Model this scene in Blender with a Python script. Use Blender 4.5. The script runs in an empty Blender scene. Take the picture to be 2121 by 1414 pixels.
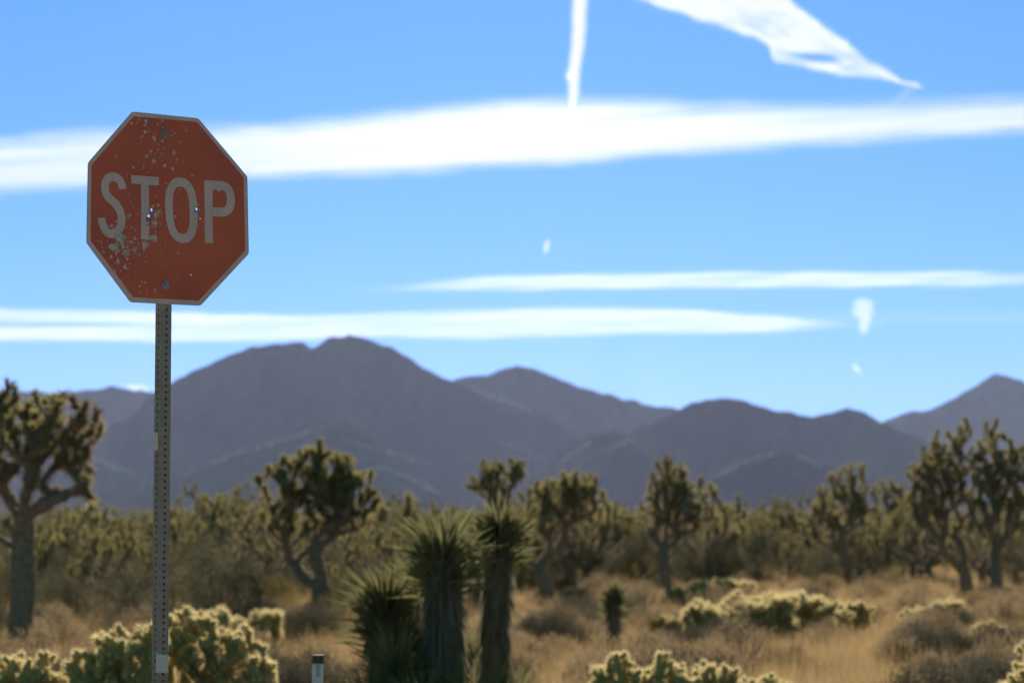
import bpy, math, random
import numpy as np
from mathutils import Vector, geometry
rnd = random.Random(11); rs = np.random.RandomState(5)
sc = bpy.context.scene
COL = sc.collection

# ------------------------------------------------------------------ camera
F = 5340.0; CX = 1060.5; CY = 707.0; EYE = 1.7; HOR = 1100.0
PITCH = math.atan((HOR - CY) / F)
cam = bpy.data.cameras.new('camera'); camo = bpy.data.objects.new('camera', cam); COL.objects.link(camo)
cam.sensor_width = 36.0; cam.lens = 36.0 * F / 2121.0
camo.location = (0, 0, EYE); camo.rotation_euler = (math.pi/2 + PITCH, 0, 0)
cam.clip_start = .1; cam.clip_end = 200000
cam.dof.use_dof = True; cam.dof.focus_distance = 10.4; cam.dof.aperture_fstop = 3.5; cam.dof.aperture_blades = 0
sc.camera = camo

# ------------------------------------------------------------------ sky and sun
SUN_EL, SUN_AZ = 21.0, 0.5          # degrees; azimuth from +Y towards +X
w = bpy.data.worlds.new("World"); sc.world = w; w.use_nodes = True
nt = w.node_tree; nt.nodes.clear()
sky = nt.nodes.new('ShaderNodeTexSky'); sky.sky_type = 'NISHITA'; sky.sun_disc = False
sky.sun_elevation = math.radians(SUN_EL); sky.sun_rotation = math.radians(SUN_AZ)
sky.altitude = 1300; sky.air_density = 1.0; sky.dust_density = 0.25; sky.ozone_density = 2.5
bg = nt.nodes.new('ShaderNodeBackground'); bg.inputs[1].default_value = 0.0755
wo = nt.nodes.new('ShaderNodeOutputWorld')
# deep desert blue: the same sky with more colour contrast
sc1 = nt.nodes.new('ShaderNodeVectorMath'); sc1.operation = 'SCALE'; sc1.inputs['Scale'].default_value = .1
nt.links.new(sky.outputs[0], sc1.inputs[0])
sep = nt.nodes.new('ShaderNodeSeparateXYZ'); cmb = nt.nodes.new('ShaderNodeCombineXYZ'); nt.links.new(sc1.outputs[0], sep.inputs[0])
for i, g in enumerate((1.2, .85, 2.2)):
    p = nt.nodes.new('ShaderNodeMath'); p.operation = 'POWER'; p.inputs[1].default_value = g
    nt.links.new(sep.outputs[i], p.inputs[0]); nt.links.new(p.outputs[0], cmb.inputs[i])
tn = nt.nodes.new('ShaderNodeVectorMath'); tn.operation = 'MULTIPLY'; tn.inputs[1].default_value = (2.1, 4.3, 9.0)
nt.links.new(cmb.outputs[0], tn.inputs[0]); nt.links.new(tn.outputs[0], bg.inputs[0])
nt.links.new(bg.outputs[0], wo.inputs[0])
sl = bpy.data.lights.new('sun', 'SUN'); sl.energy = 5.0; sl.angle = math.radians(.5); sl.color = (1, .9, .76)
so = bpy.data.objects.new('sun', sl); COL.objects.link(so)
el, az = math.radians(SUN_EL), math.radians(SUN_AZ)
so.rotation_euler = Vector((math.sin(az)*math.cos(el), math.cos(az)*math.cos(el), math.sin(el))).to_track_quat('Z', 'Y').to_euler()
so.location = (0, 40, 60)
sc.view_settings.view_transform = 'Standard'; sc.view_settings.look = 'None'
sc.view_settings.exposure = 0.8; sc.view_settings.gamma = 1
sc.cycles.volume_bounces = 1; sc.cycles.max_bounces = 8; sc.cycles.diffuse_bounces = 3
sc.cycles.transparent_max_bounces = 16; sc.cycles.sample_clamp_indirect = 6
sc.cycles.use_denoising = True

# ------------------------------------------------------------------ helpers
def at(px, py, D):
    x = (px - CX) / F; y = (CY - py) / F
    v = Vector((x, math.cos(PITCH) - y*math.sin(PITCH), math.sin(PITCH) + y*math.cos(PITCH)))
    return Vector((0, 0, EYE)) + v * (D / v.y)

def smooth(a, b, x):
    t = np.clip((x - a) / (b - a), 0, 1); return t*t*(3 - 2*t)

def vnoise(x, y, seed=0):
    x = np.asarray(x, float); y = np.asarray(y, float)
    xi = np.floor(x).astype(np.int64); yi = np.floor(y).astype(np.int64)
    xf = x - xi; yf = y - yi
    def h(a, b):
        n = (a*374761393 + b*668265263 + seed*974634777) & 0x7fffffff
        n = ((n ^ (n >> 13)) * 1274126177) & 0x7fffffff
        return ((n ^ (n >> 16)) & 0xffff) / 65535.0
    u = xf*xf*(3 - 2*xf); v = yf*yf*(3 - 2*yf)
    return (h(xi, yi)*(1-u) + h(xi+1, yi)*u)*(1-v) + (h(xi, yi+1)*(1-u) + h(xi+1, yi+1)*u)*v

def fbm(x, y, seed=0, oct=4):
    s = 0; a = .5; t = 0
    for k in range(oct):
        s = s + a*vnoise(x*2**k, y*2**k, seed + k*17); t += a; a *= .5
    return s / t

def ground_z(x, y):
    x = np.asarray(x, float); y = np.asarray(y, float)
    far = np.clip(y - 250, 0, None)
    z = np.where(far > 0, .0085*far**1.0, 0) + .000*far
    n = (fbm(x/9, y/9, 3, 3) - .5)*.35*smooth(12, 40, np.abs(y))
    return z + n

def gz(x, y): return float(ground_z(x, y))

def link(name, me, parent=None, mats=()):
    o = bpy.data.objects.new(name, me); COL.objects.link(o)
    for m in mats:
        if m.name not in [q.name for q in me.materials if q]: me.materials.append(m)
    if parent: o.parent = parent
    return o

def tag(o, label=None, cat=None, group=None, kind=None):
    if label: o['label'] = label
    if cat: o['category'] = cat
    if group: o['group'] = group
    if kind: o['kind'] = kind
    return o

def empty(name, loc=(0, 0, 0), rz=0):
    o = bpy.data.objects.new(name, None); COL.objects.link(o); o.location = loc; o.rotation_euler = (0, 0, rz)
    o.empty_display_size = .1
    return o

def copy_thing(o, loc, rz=0, s=1.0, label=None, group=None):
    c = o.copy(); COL.objects.link(c); c.location = loc; c.rotation_euler = (0, 0, rz)
    c.scale = (s, s, s) if not isinstance(s, tuple) else s
    if label: c['label'] = label
    if group: c['group'] = group
    for ch in o.children:
        d = ch.copy(); COL.objects.link(d); d.parent = c
        for g in ch.children:
            e = g.copy(); COL.objects.link(e); e.parent = d
    return c

class MB:
    """collects vertices and faces in numpy batches"""
    def __init__(s): s.v = []; s.f3 = []; s.f4 = []; s.m3 = []; s.m4 = []; s.n = 0
    def add(s, v, f3=None, f4=None, m=0):
        v = np.asarray(v, float).reshape(-1, 3); s.v.append(v)
        if f3 is not None and len(f3): f3 = np.asarray(f3).reshape(-1, 3); s.f3.append(f3 + s.n); s.m3.append(np.full(len(f3), m))
        if f4 is not None and len(f4): f4 = np.asarray(f4).reshape(-1, 4); s.f4.append(f4 + s.n); s.m4.append(np.full(len(f4), m))
        s.n += len(v)
    def mesh(s, name, smooth_=False):
        me = bpy.data.meshes.new(name)
        v = np.concatenate(s.v) if s.v else np.zeros((0, 3))
        f3 = np.concatenate(s.f3) if s.f3 else np.zeros((0, 3), int)
        f4 = np.concatenate(s.f4) if s.f4 else np.zeros((0, 4), int)
        mi = np.concatenate(s.m3 + s.m4) if (s.m3 or s.m4) else np.zeros(0, int)
        me.vertices.add(len(v)); me.vertices.foreach_set('co', v.astype(np.float32).ravel())
        nl = len(f3)*3 + len(f4)*4
        me.loops.add(nl); me.loops.foreach_set('vertex_index', np.concatenate([f3.ravel(), f4.ravel()]).astype(np.int32))
        me.polygons.add(len(f3) + len(f4))
        me.polygons.foreach_set('loop_start', np.concatenate([np.arange(len(f3))*3, len(f3)*3 + np.arange(len(f4))*4]).astype(np.int32))
        me.polygons.foreach_set('material_index', mi.astype(np.int32))
        me.polygons.foreach_set('use_smooth', np.full(len(f3) + len(f4), smooth_))
        me.update(calc_edges=True); me.validate()
        return me
    def build(s, name, mats, parent=None, smooth_=False):
        return link(name, s.mesh(name, smooth_), parent, mats if isinstance(mats, (list, tuple)) else [mats])
    # blades: p base, d direction (unit), L, W arrays; sag = droop as share of length
    def blades(s, p, d, L, W, sag=0.0, m=0):
        p = np.asarray(p, float); d = np.asarray(d, float); n = len(p)
        d = d / np.maximum(np.linalg.norm(d, axis=1), 1e-6)[:, None]
        L = np.broadcast_to(L, n)[:, None]; W = np.broadcast_to(W, n)[:, None]
        r = rs.normal(size=(n, 3)); sd = np.cross(d, r); sd /= np.maximum(np.linalg.norm(sd, axis=1), 1e-6)[:, None]
        dn = np.array([0, 0, -1.0])
        mid = p + d*L*.5 + dn*L*sag*.25; tip = p + d*L + dn*L*sag
        v = np.stack([p - sd*W*.4, p + sd*W*.4, mid + sd*W*.5, mid - sd*W*.5, tip], 1).reshape(-1, 3)
        b = np.arange(n)[:, None]*5
        s.add(v, b + np.array([[3, 2, 4]]), b + np.array([[0, 1, 2, 3]]), m)
    def tris(s, p, d, L, W, m=0):
        p = np.asarray(p, float); d = np.asarray(d, float); n = len(p)
        L = np.broadcast_to(L, n)[:, None]; W = np.broadcast_to(W, n)[:, None]
        r = rs.normal(size=(n, 3)); sd = np.cross(d, r); sd /= np.maximum(np.linalg.norm(sd, axis=1), 1e-6)[:, None]
        v = np.stack([p - sd*W*.5, p + sd*W*.5, p + d*L], 1).reshape(-1, 3)
        s.add(v, np.arange(n*3).reshape(-1, 3), None, m)
    def tube(s, pts, radii, k=7, m=0, rough=0.0, cap=True):
        pts = np.asarray(pts, float); n = len(pts)
        t = np.gradient(pts, axis=0); t /= np.maximum(np.linalg.norm(t, axis=1), 1e-9)[:, None]
        ref = np.array([1.0, .13, .07]); a = np.cross(t, ref); a /= np.maximum(np.linalg.norm(a, axis=1), 1e-9)[:, None]; b = np.cross(t, a)
        th = np.arange(k)/k*2*math.pi
        R = np.asarray(radii, float)[:, None]*(1 + rough*(rs.rand(n, k) - .5))
        v = pts[:, None] + a[:, None]*(np.cos(th)[None, :, None]*R[..., None]) + b[:, None]*(np.sin(th)[None, :, None]*R[..., None])
        i = np.arange(n-1)[:, None]*k + np.arange(k)[None]; j = np.arange(n-1)[:, None]*k + (np.arange(k)[None] + 1) % k
        f4 = np.stack([i, j, j + k, i + k], -1).reshape(-1, 4)
        v = v.reshape(-1, 3); f3 = []
        if cap:
            v = np.concatenate([v, pts[-1:] + t[-1:]*radii[-1]*.6, pts[:1]])
            f3 = [[(n-1)*k + q, (n-1)*k + (q+1) % k, n*k] for q in range(k)] + [[(q+1) % k, q, n*k+1] for q in range(k)]
        s.add(v, f3, f4, m)
    def box(s, lo, hi, m=0):
        x0, y0, z0 = lo; x1, y1, z1 = hi
        s.add([(x0,y0,z0),(x1,y0,z0),(x1,y1,z0),(x0,y1,z0),(x0,y0,z1),(x1,y0,z1),(x1,y1,z1),(x0,y1,z1)], None,
              [(0,3,2,1),(4,5,6,7),(0,1,5,4),(1,2,6,5),(2,3,7,6),(3,0,4,7)], m)

def sph(n, up=-1.0):
    d = rs.normal(size=(n, 3)); d /= np.linalg.norm(d, axis=1)[:, None]
    d[:, 2] = np.where(d[:, 2] < up, -d[:, 2], d[:, 2]); return d

# ------------------------------------------------------------------ materials
def nodes(name):
    m = bpy.data.materials.new(name); m.use_nodes = True; t = m.node_tree
    return m, t, t.nodes, t.links, t.nodes['Principled BSDF'], t.nodes['Material Output']

def hard(name, col, rough=.6, metal=0.0, var=.15, scale=20, col2=None, bump=0.0, bscale=60, spec=.4):
    m, t, N, L, P, O = nodes(name)
    tc = N.new('ShaderNodeTexCoord'); no = N.new('ShaderNodeTexNoise'); no.inputs['Scale'].default_value = scale; no.inputs['Detail'].default_value = 6
    L.new(tc.outputs['Object'], no.inputs['Vector'])
    cr = N.new('ShaderNodeValToRGB'); cr.color_ramp.elements[0].position = .35; cr.color_ramp.elements[1].position = .65
    c2 = col2 or [c*(1 + var) for c in col]; c1 = col if col2 else [c*(1 - var) for c in col]
    cr.color_ramp.elements[0].color = (*c1, 1); cr.color_ramp.elements[1].color = (*c2, 1)
    L.new(no.outputs['Fac'], cr.inputs[0]); L.new(cr.outputs[0], P.inputs['Base Color'])
    P.inputs['Specular IOR Level'].default_value = spec; P.inputs['Roughness'].default_value = rough; P.inputs['Metallic'].default_value = metal
    if bump:
        n2 = N.new('ShaderNodeTexNoise'); n2.inputs['Scale'].default_value = bscale; n2.inputs['Detail'].default_value = 8
        L.new(tc.outputs['Object'], n2.inputs['Vector'])
        b = N.new('ShaderNodeBump'); b.inputs['Strength'].default_value = bump; b.inputs['Distance'].default_value = .02
        L.new(n2.outputs['Fac'], b.inputs['Height']); L.new(b.outputs[0], P.inputs['Normal'])
    return m

def leafy(name, cols, transl=.4, tcol=None, rough=.75):
    """blades: colour varies from blade to blade, with light passing through"""
    m, t, N, L, P, O = nodes(name)
    g = N.new('ShaderNodeNewGeometry'); cr = N.new('ShaderNodeValToRGB')
    e = cr.color_ramp.elements
    while len(e) < len(cols): e.new(.5)
    for i, c in enumerate(cols): e[i].position = i/(len(cols)-1); e[i].color = (*c, 1)
    L.new(g.outputs['Random Per Island'], cr.inputs[0]); L.new(cr.outputs[0], P.inputs['Base Color'])
    P.inputs['Roughness'].default_value = rough; P.inputs['Specular IOR Level'].default_value = .04
    tr = N.new('ShaderNodeBsdfTranslucent')
    if tcol:
        mx = N.new('ShaderNodeMixRGB'); mx.blend_type = 'MIX'; mx.inputs[0].default_value = .6; mx.inputs[2].default_value = (*tcol, 1)
        L.new(cr.outputs[0], mx.inputs[1]); L.new(mx.outputs[0], tr.inputs[0])
    else: L.new(cr.outputs[0], tr.inputs[0])
    ms = N.new('ShaderNodeMixShader'); ms.inputs[0].default_value = transl
    L.new(P.outputs[0], ms.inputs[1]); L.new(tr.outputs[0], ms.inputs[2]); L.new(ms.outputs[0], O.inputs['Surface'])
    return m

M = {}
M['joshua_leaf'] = leafy('joshua_leaf', [(.175,.18,.09), (.235,.22,.105), (.30,.255,.135), (.20,.20,.105)], .46, (.37,.31,.115))
M['joshua_bark'] = hard('joshua_bark', (.185,.155,.125), .95, 0, .3, 12, (.28,.235,.19), .8, 30, 0.05)
M['dead_leaf'] = leafy('dead_leaf', [(.28,.225,.16), (.36,.29,.21), (.22,.18,.13)], .3)
M['brown_leaf'] = leafy('brown_leaf', [(.22,.14,.08), (.30,.19,.10), (.16,.11,.07)], .35)
M['thatch'] = leafy('thatch', [(.22,.195,.145), (.28,.24,.18), (.17,.155,.12)], .25)
M['yucca_leaf'] = leafy('yucca_leaf', [(.155,.16,.085), (.195,.19,.10), (.23,.21,.11), (.255,.225,.125)], .32, (.28,.26,.10))
M['cholla_core'] = hard('cholla_core', (.44,.39,.19), .8, 0, .3, 40, (.56,.48,.25), .3, 120)
M['cholla_spine'] = leafy('cholla_spine', [(.56,.49,.25), (.66,.57,.32), (.45,.41,.20)], .60, (.76,.62,.34))
M['scrub_leaf'] = leafy('scrub_leaf', [(.10,.103,.072), (.13,.125,.083), (.16,.148,.095)], .28, (.18,.155,.09))
M['yellow_leaf'] = leafy('yellow_leaf', [(.20,.165,.05), (.28,.22,.055), (.16,.145,.05)], .35, (.38,.30,.06))
M['twig'] = hard('twig', (.22,.165,.13), .9, 0, .3, 20)
M['far_scrub'] = leafy('far_scrub', [(.17,.165,.15), (.22,.205,.18), (.26,.24,.21)], .2)
M['dry_shrub'] = leafy('dry_shrub', [(.30,.215,.13), (.38,.28,.165), (.25,.18,.12)], .4)
M['grey_shrub'] = leafy('grey_shrub', [(.125,.115,.085), (.17,.15,.115), (.10,.092,.07)], .22)
M['grass'] = leafy('grass', [(.31,.215,.115), (.40,.285,.15), (.25,.17,.095), (.49,.37,.205)], .44, (.49,.34,.165))
M['galv'] = hard('galvanised_steel', (.27,.245,.25), .6, .2, .12, 30, None, .1, 200)
M['alu'] = hard('bare_aluminium', (.46,.40,.40), .6, .15, .3, 60)
M['red'] = hard('faded_red_sheeting', (.46,.088,.070), .5, 0, .10, 3, (.56,.115,.074))
M['white'] = hard('aged_white_sheeting', (.57,.44,.49), .5, 0, .06, 10)
M['pit'] = hard('pitted_metal', (.13,.11,.09), .8, .1)
M['rust'] = hard('rusty_metal', (.28,.15,.08), .8, .0)
M['steel_bolt'] = hard('steel_bolt', (.26,.27,.26), .4, .6)
M['blue_washer'] = hard('blue_washer', (.22,.25,.38), .5, 0)
M['grey_washer'] = hard('grey_washer', (.20,.23,.21), .5, .2)
M['paper'] = hard('paper_label', (.55,.56,.66), .7, 0, .04)
M['tape'] = hard('old_tape', (.62,.58,.55), .7, 0, .05, 80)
M['pink_tape'] = hard('pink_tape', (.38,.20,.17), .7, 0)
M['delin_white'] = hard('white_plastic', (.62,.63,.72), .4, 0, .05)
M['delin_black'] = hard('black_band', (.045,.05,.05), .5, 0)
M['delin_reflect'] = hard('grey_reflector', (.36,.38,.42), .35, 0, .1, 60)

def ground_mat():
    m, t, N, L, P, O = nodes('desert_soil')
    tc = N.new('ShaderNodeTexCoord')
    a = N.new('ShaderNodeTexNoise'); a.inputs['Scale'].default_value = .35; a.inputs['Detail'].default_value = 8
    L.new(tc.outputs['Object'], a.inputs['Vector'])
    cr = N.new('ShaderNodeValToRGB'); e = cr.color_ramp.elements
    e[0].position = .35; e[0].color = (.22,.15,.10, 1); e[1].position = .65; e[1].color = (.32,.22,.145, 1)
    L.new(a.outputs['Fac'], cr.inputs[0])
    # scrub cover takes over further out on the alluvial fan
    sx = N.new('ShaderNodeSeparateXYZ'); L.new(tc.outputs['Object'], sx.inputs[0])
    mr = N.new('ShaderNodeMapRange'); mr.inputs[1].default_value = 90; mr.inputs[2].default_value = 260; L.new(sx.outputs[1], mr.inputs[0])
    b = N.new('ShaderNodeTexNoise'); b.inputs['Scale'].default_value = .02; b.inputs['Detail'].default_value = 10; L.new(tc.outputs['Object'], b.inputs['Vector'])
    c2 = N.new('ShaderNodeValToRGB'); e = c2.color_ramp.elements
    e[0].position = .35; e[0].color = (.14,.13,.11, 1); e[1].position = .7; e[1].color = (.20,.175,.145, 1)
    L.new(b.outputs['Fac'], c2.inputs[0])
    mx = N.new('ShaderNodeMixRGB'); L.new(mr.outputs[0], mx.inputs[0]); L.new(cr.outputs[0], mx.inputs[1]); L.new(c2.outputs[0], mx.inputs[2])
    L.new(mx.outputs[0], P.inputs['Base Color']); P.inputs['Roughness'].default_value = 1; P.inputs['Specular IOR Level'].default_value = 0
    n2 = N.new('ShaderNodeTexNoise'); n2.inputs['Scale'].default_value = 12; n2.inputs['Detail'].default_value = 8; L.new(tc.outputs['Object'], n2.inputs['Vector'])
    bp = N.new('ShaderNodeBump'); bp.inputs['Strength'].default_value = .6; bp.inputs['Distance'].default_value = .05
    L.new(n2.outputs['Fac'], bp.inputs['Height']); L.new(bp.outputs[0], P.inputs['Normal'])
    return m
def hill_mat():
    m, t, N, L, P, O = nodes('mountain_rock')
    tc = N.new('ShaderNodeTexCoord')
    a = N.new('ShaderNodeTexNoise'); a.inputs['Scale'].default_value = .0042; a.inputs['Detail'].default_value = 10; a.inputs['Roughness'].default_value = .6
    mp = N.new('ShaderNodeMapping'); mp.inputs['Scale'].default_value = (1, .35, .6); L.new(tc.outputs['Object'], mp.inputs[0]); L.new(mp.outputs[0], a.inputs['Vector'])
    cr = N.new('ShaderNodeValToRGB'); e = cr.color_ramp.elements
    e[0].position = .42; e[0].color = (.018,.016,.019, 1); e[1].position = .62; e[1].color = (.12,.098,.09, 1)
    L.new(a.outputs['Fac'], cr.inputs[0]); L.new(cr.outputs[0], P.inputs['Base Color']); P.inputs['Roughness'].default_value = 1; P.inputs['Specular IOR Level'].default_value = 0
    return m
def sun_streak_mat():  # pale tone that stands in for sunlight on the hill streaks
    m, t, N, L, P, O = nodes('painted_sun_streak')
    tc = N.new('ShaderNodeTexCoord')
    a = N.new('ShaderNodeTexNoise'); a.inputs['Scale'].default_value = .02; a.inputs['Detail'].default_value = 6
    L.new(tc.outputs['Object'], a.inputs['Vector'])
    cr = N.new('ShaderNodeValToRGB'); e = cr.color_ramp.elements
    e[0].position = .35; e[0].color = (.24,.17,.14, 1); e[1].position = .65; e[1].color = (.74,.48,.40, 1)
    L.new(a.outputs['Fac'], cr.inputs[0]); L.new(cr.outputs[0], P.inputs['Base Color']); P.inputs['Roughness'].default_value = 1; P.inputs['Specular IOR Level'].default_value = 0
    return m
M['ground'] = ground_mat(); M['hill'] = hill_mat(); M['pale'] = sun_streak_mat()

# ------------------------------------------------------------------ ground, one sheet to the mountains
def grid_mesh(X, Y, Z):
    r, c = X.shape; v = np.stack([X, Y, Z], -1).reshape(-1, 3)
    i = (np.arange(r-1)[:, None]*c + np.arange(c-1)[None]).ravel()
    return v, np.stack([i, i+1, i+c+1, i+c], 1)
ys = np.concatenate([np.linspace(-60, 100, 200), 100*(120.0)**(np.linspace(0, 1, 140)[1:])])
ts = np.linspace(-1, 1, 221); ts = np.sign(ts)*np.abs(ts)**1.6
X = ts[None]*(70 + np.clip(ys, 0, None)*.9)[:, None]; Y = np.repeat(ys[:, None], len(ts), 1)
v, f = grid_mesh(X, Y, ground_z(X, Y))
b = MB(); b.add(v, None, f); tag(b.build('ground', M['ground'], None, True), 'sandy desert ground under dry grass', kind='structure')

b = MB(); xs_ = np.linspace(-60, 60, 61); yr = np.linspace(-55, 8.6, 40); Xr, Yr = np.meshgrid(xs_, yr); Yr = Yr + (Yr > 8)*np.sin(Xr*.9)*.12  # unseen pale road, added to bounce warm light onto the sign
v, f = grid_mesh(Xr, Yr, ground_z(Xr, Yr) + .03 + .03*np.exp(-((Yr - 2)/6)**2)); b.add(v, None, f)
M['added_gravel'] = hard('bounce_gravel', (.40,.31,.23), 1, 0, .2, 3, (.50,.40,.30), .3, 40, 0)
tag(b.build('added_road', M['added_gravel'], None, True), 'unseen gravel road added to bounce light onto the stop sign', kind='structure')

# ------------------------------------------------------------------ mountains: each ridge its own solid hill
SUN_STREAKS = [([(165,934),(230,962),(300,990)], 6), ([(363,992),(450,952),(560,915)], 3), ([(768,962),(850,988),(922,1030)], 6), ([(700,905),(800,935),(905,965)], 2.5), ([(955,798),(1030,822),(1110,854)], 4),
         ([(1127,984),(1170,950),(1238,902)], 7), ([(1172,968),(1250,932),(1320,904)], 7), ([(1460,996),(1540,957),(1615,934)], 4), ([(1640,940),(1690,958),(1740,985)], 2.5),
         ([(1010,905),(1080,930),(1150,965)], 3), ([(540,925),(620,900),(690,884)], 2.5), ([(1390,1010),(1460,1030),(1530,1045)], 3)]  # paths of the sunlit streaks painted onto the hill faces
ROUND = {29: .04, 30: .10}
def ridge(name, pts, D, slope=27, seed=0, jag=1.0, spurs=1.0, pale=0.0, base_px=1062, n=700, back=.9):
    px = np.array([p[0] for p in pts], float); py = np.array([p[1] for p in pts], float)
    u = np.linspace(px[0], px[-1], n)
    # smooth interpolation of the crest
    cy = np.interp(u, px, py)
    k = np.ones(3)/3; cy = np.convolve(np.pad(cy, 1, 'edge'), k, 'valid')
    x = (u - CX)/F*D
    # real height of the crest at that distance
    yy = (CY - cy)/F
    zc = EYE + D*(math.sin(PITCH) + yy*math.cos(PITCH))/(math.cos(PITCH) - yy*math.sin(PITCH))
    zc = zc + jag*((fbm(x/90, x*0 + seed, seed, 4) - .5)*(16 if slope < 29.5 else 34) + (fbm(x/28, x*0 + seed, seed + 2, 3) - .5)*15)
    tanS = math.tan(math.radians(slope)); 
    vv = np.concatenate([-np.linspace(1, 0, 24)[:-1]**1.0, np.linspace(0, 1, 130)])
    run = np.maximum(zc - ground_z(0, D), 45)/tanS*1.2; kk = np.ones(31)/31; run = np.convolve(np.pad(run, 15, 'edge'), kk, 'valid')[None]
    Yg = D - vv[:, None]*run + 0*x[None]; Xg = x[None] + 0*Yg
    zb = ground_z(Xg, Yg) - 6
    H = np.maximum(zc[None] - zb, 0)
    d = np.abs(vv)[:, None]; rd_ = ROUND.get(round(slope), .03)
    d = np.where(vv[:, None] > 0, (np.sqrt(d*d + rd_*rd_) - rd_)/(math.sqrt(1 + rd_*rd_) - rd_), d)
    fall = np.clip(1 - d*1.04, 0, 1)*(1 - .10*np.sin(d*math.pi))
    FR = fall
    fall = np.where(vv[:, None] < 0, np.clip(1 - d*back*1.1, 0, 1)**1.3, fall)
    # spurs and gullies that run down the slope and wander sideways
    wob = Xg + (fbm(Xg/400, Yg/300, seed + 5, 3) - .5)*330*d*2
    rid = 1 - np.abs(2*fbm(wob/310, Yg/1500, seed + 9, 4) - 1)
    rid2 = 1 - np.abs(2*fbm(wob/110, Yg/600, seed + 21, 3) - 1)
    amp = spurs*np.sin(np.clip(d, 0, 1)*math.pi)**.8
    gul = (1 - rid**2)*.8 + (1 - rid2**2)*.35
    Z = zb + H*fall**(1 + 1.35*gul*smooth(0, .12, d)) + (fbm(Xg/130, Yg/130, seed + 51, 4) - .5)*amp*60 + (fbm(Xg/45, Yg/45, seed + 52, 3) - .5)*amp*9
    v, f = grid_mesh(Xg, Yg, Z)
    f = f[:, ::-1]
    b = MB(); b.add(v, None, f)
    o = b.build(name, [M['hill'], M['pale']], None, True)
    me = o.data
    # sunlit streaks along some spurs, painted as a paler face colour
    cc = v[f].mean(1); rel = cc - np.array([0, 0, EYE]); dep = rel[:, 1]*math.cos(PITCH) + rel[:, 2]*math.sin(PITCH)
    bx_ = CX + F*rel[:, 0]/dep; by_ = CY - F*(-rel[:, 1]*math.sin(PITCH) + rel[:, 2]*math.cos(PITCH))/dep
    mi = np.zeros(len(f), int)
    for line, wd_ in SUN_STREAKS:
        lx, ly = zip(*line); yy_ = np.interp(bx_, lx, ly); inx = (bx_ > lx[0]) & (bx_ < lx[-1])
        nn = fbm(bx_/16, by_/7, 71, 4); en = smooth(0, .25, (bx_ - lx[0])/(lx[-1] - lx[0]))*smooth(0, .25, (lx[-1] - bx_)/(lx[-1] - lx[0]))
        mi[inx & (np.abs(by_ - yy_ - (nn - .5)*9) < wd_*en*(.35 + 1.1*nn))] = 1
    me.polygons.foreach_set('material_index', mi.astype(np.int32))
    return o
ridges = [
 ('A', [(-700,850),(-400,838),(-200,822),(0,812),(60,808),(130,811),(190,805),(235,800),(275,806),(330,812),(400,826),(520,850),(700,880)], 7000, 29, 1, .8, 0, 'blue distant ridge at the left edge'),
 ('B', [(60,960),(160,925),(260,868),(320,818),(350,797),(395,770),(430,752),(470,733),(500,727),(540,716),(575,711),(605,709),(628,712),(648,722),(665,711),(690,699),(720,695),(745,699),(770,707),(800,720),(850,746),(880,766),(905,778),(945,790),(1010,826),(1100,855),(1200,895),(1300,945),(1420,1000)], 5500, 29, 2, .7, 0, 'tall double topped mountain left of centre'),
 ('C', [(760,860),(850,820),(945,784),(970,777),(1010,778),(1040,767),(1070,761),(1100,763),(1150,782),(1200,799),(1260,815),(1330,833),(1400,846),(1500,875),(1650,915),(1800,960)], 6500, 29, 3, .7, 0, 'rounded mountain behind the centre'),
 ('D', [(1040,1020),(1127,985),(1196,948),(1300,900),(1380,862),(1425,840),(1440,829),(1470,822),(1510,821),(1540,831),(1570,837),(1610,851),(1680,861),(1720,858),(1757,846),(1790,857),(1830,874),(1880,895),(1950,930),(2050,970),(2200,1010),(2400,1040)], 5000, 29, 4, .7, 0, 'flat topped mountain right of centre'),
 ('E', [(1600,960),(1700,925),(1780,892),(1830,873),(1890,851),(1920,850),(1990,819),(2030,794),(2060,775),(2080,774),(2121,791),(2200,828),(2350,842),(2600,850),(2900,870)], 7500, 29, 5, .6, 0, 'pointed blue peak at the right edge'),
 ('F', [(150,1055),(250,1030),(363,992),(450,950),(560,915),(640,890),(690,880),(730,882),(790,918),(850,975),(918,1028),(1000,1052)], 4300, 30, 6, .5, .62, 'low foothill with painted sunlit spurs under the tall mountain'),
 ('G', [(1260,1060),(1340,1045),(1400,1020),(1460,996),(1540,955),(1618,932),(1700,960),(1800,995),(1950,1025),(2150,1040)], 4100, 30, 7, .5, .55, 'low foothill with painted sunlit crest at the right'),
 ('H', [(-500,900),(-200,890),(0,893),(100,905),(166,933),(230,960),(296,986),(400,1025),(500,1045)], 6000, 30, 8, .5, .75, 'slope with a painted sunlit streak behind the left tree'),
 ('J', [(250,1062),(400,1052),(520,1020),(600,1002),(690,985),(780,1000),(880,1035),(980,1058)], 3900, 30, 10, .5, .5, 'lowest foothill in front of the tall mountain'),
 ('K', [(-300,1010),(-150,985),(0,990),(90,1005),(200,1030),(320,1060)], 5200, 30, 11, .5, .5, 'low foothill behind the thick left tree'),
 ('L', [(1560,1062),(1680,1040),(1800,1000),(1900,975),(2000,985),(2121,1000),(2300,1030)], 4800, 30, 12, .5, .5, 'low foothill behind the largest trees on the right'),
 ('I', [(980,1055),(1060,1020),(1127,975),(1169,935),(1222,901),(1270,893),(1330,925),(1420,985),(1500,1030)], 4650, 30, 9, .5, .7, 'middle foothill with two painted sunlit streaks'),
]
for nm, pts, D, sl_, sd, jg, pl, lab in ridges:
    o = ridge('hills', pts, D, sl_, sd, jg, 1.0, pl); tag(o, lab, kind='structure')

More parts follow.
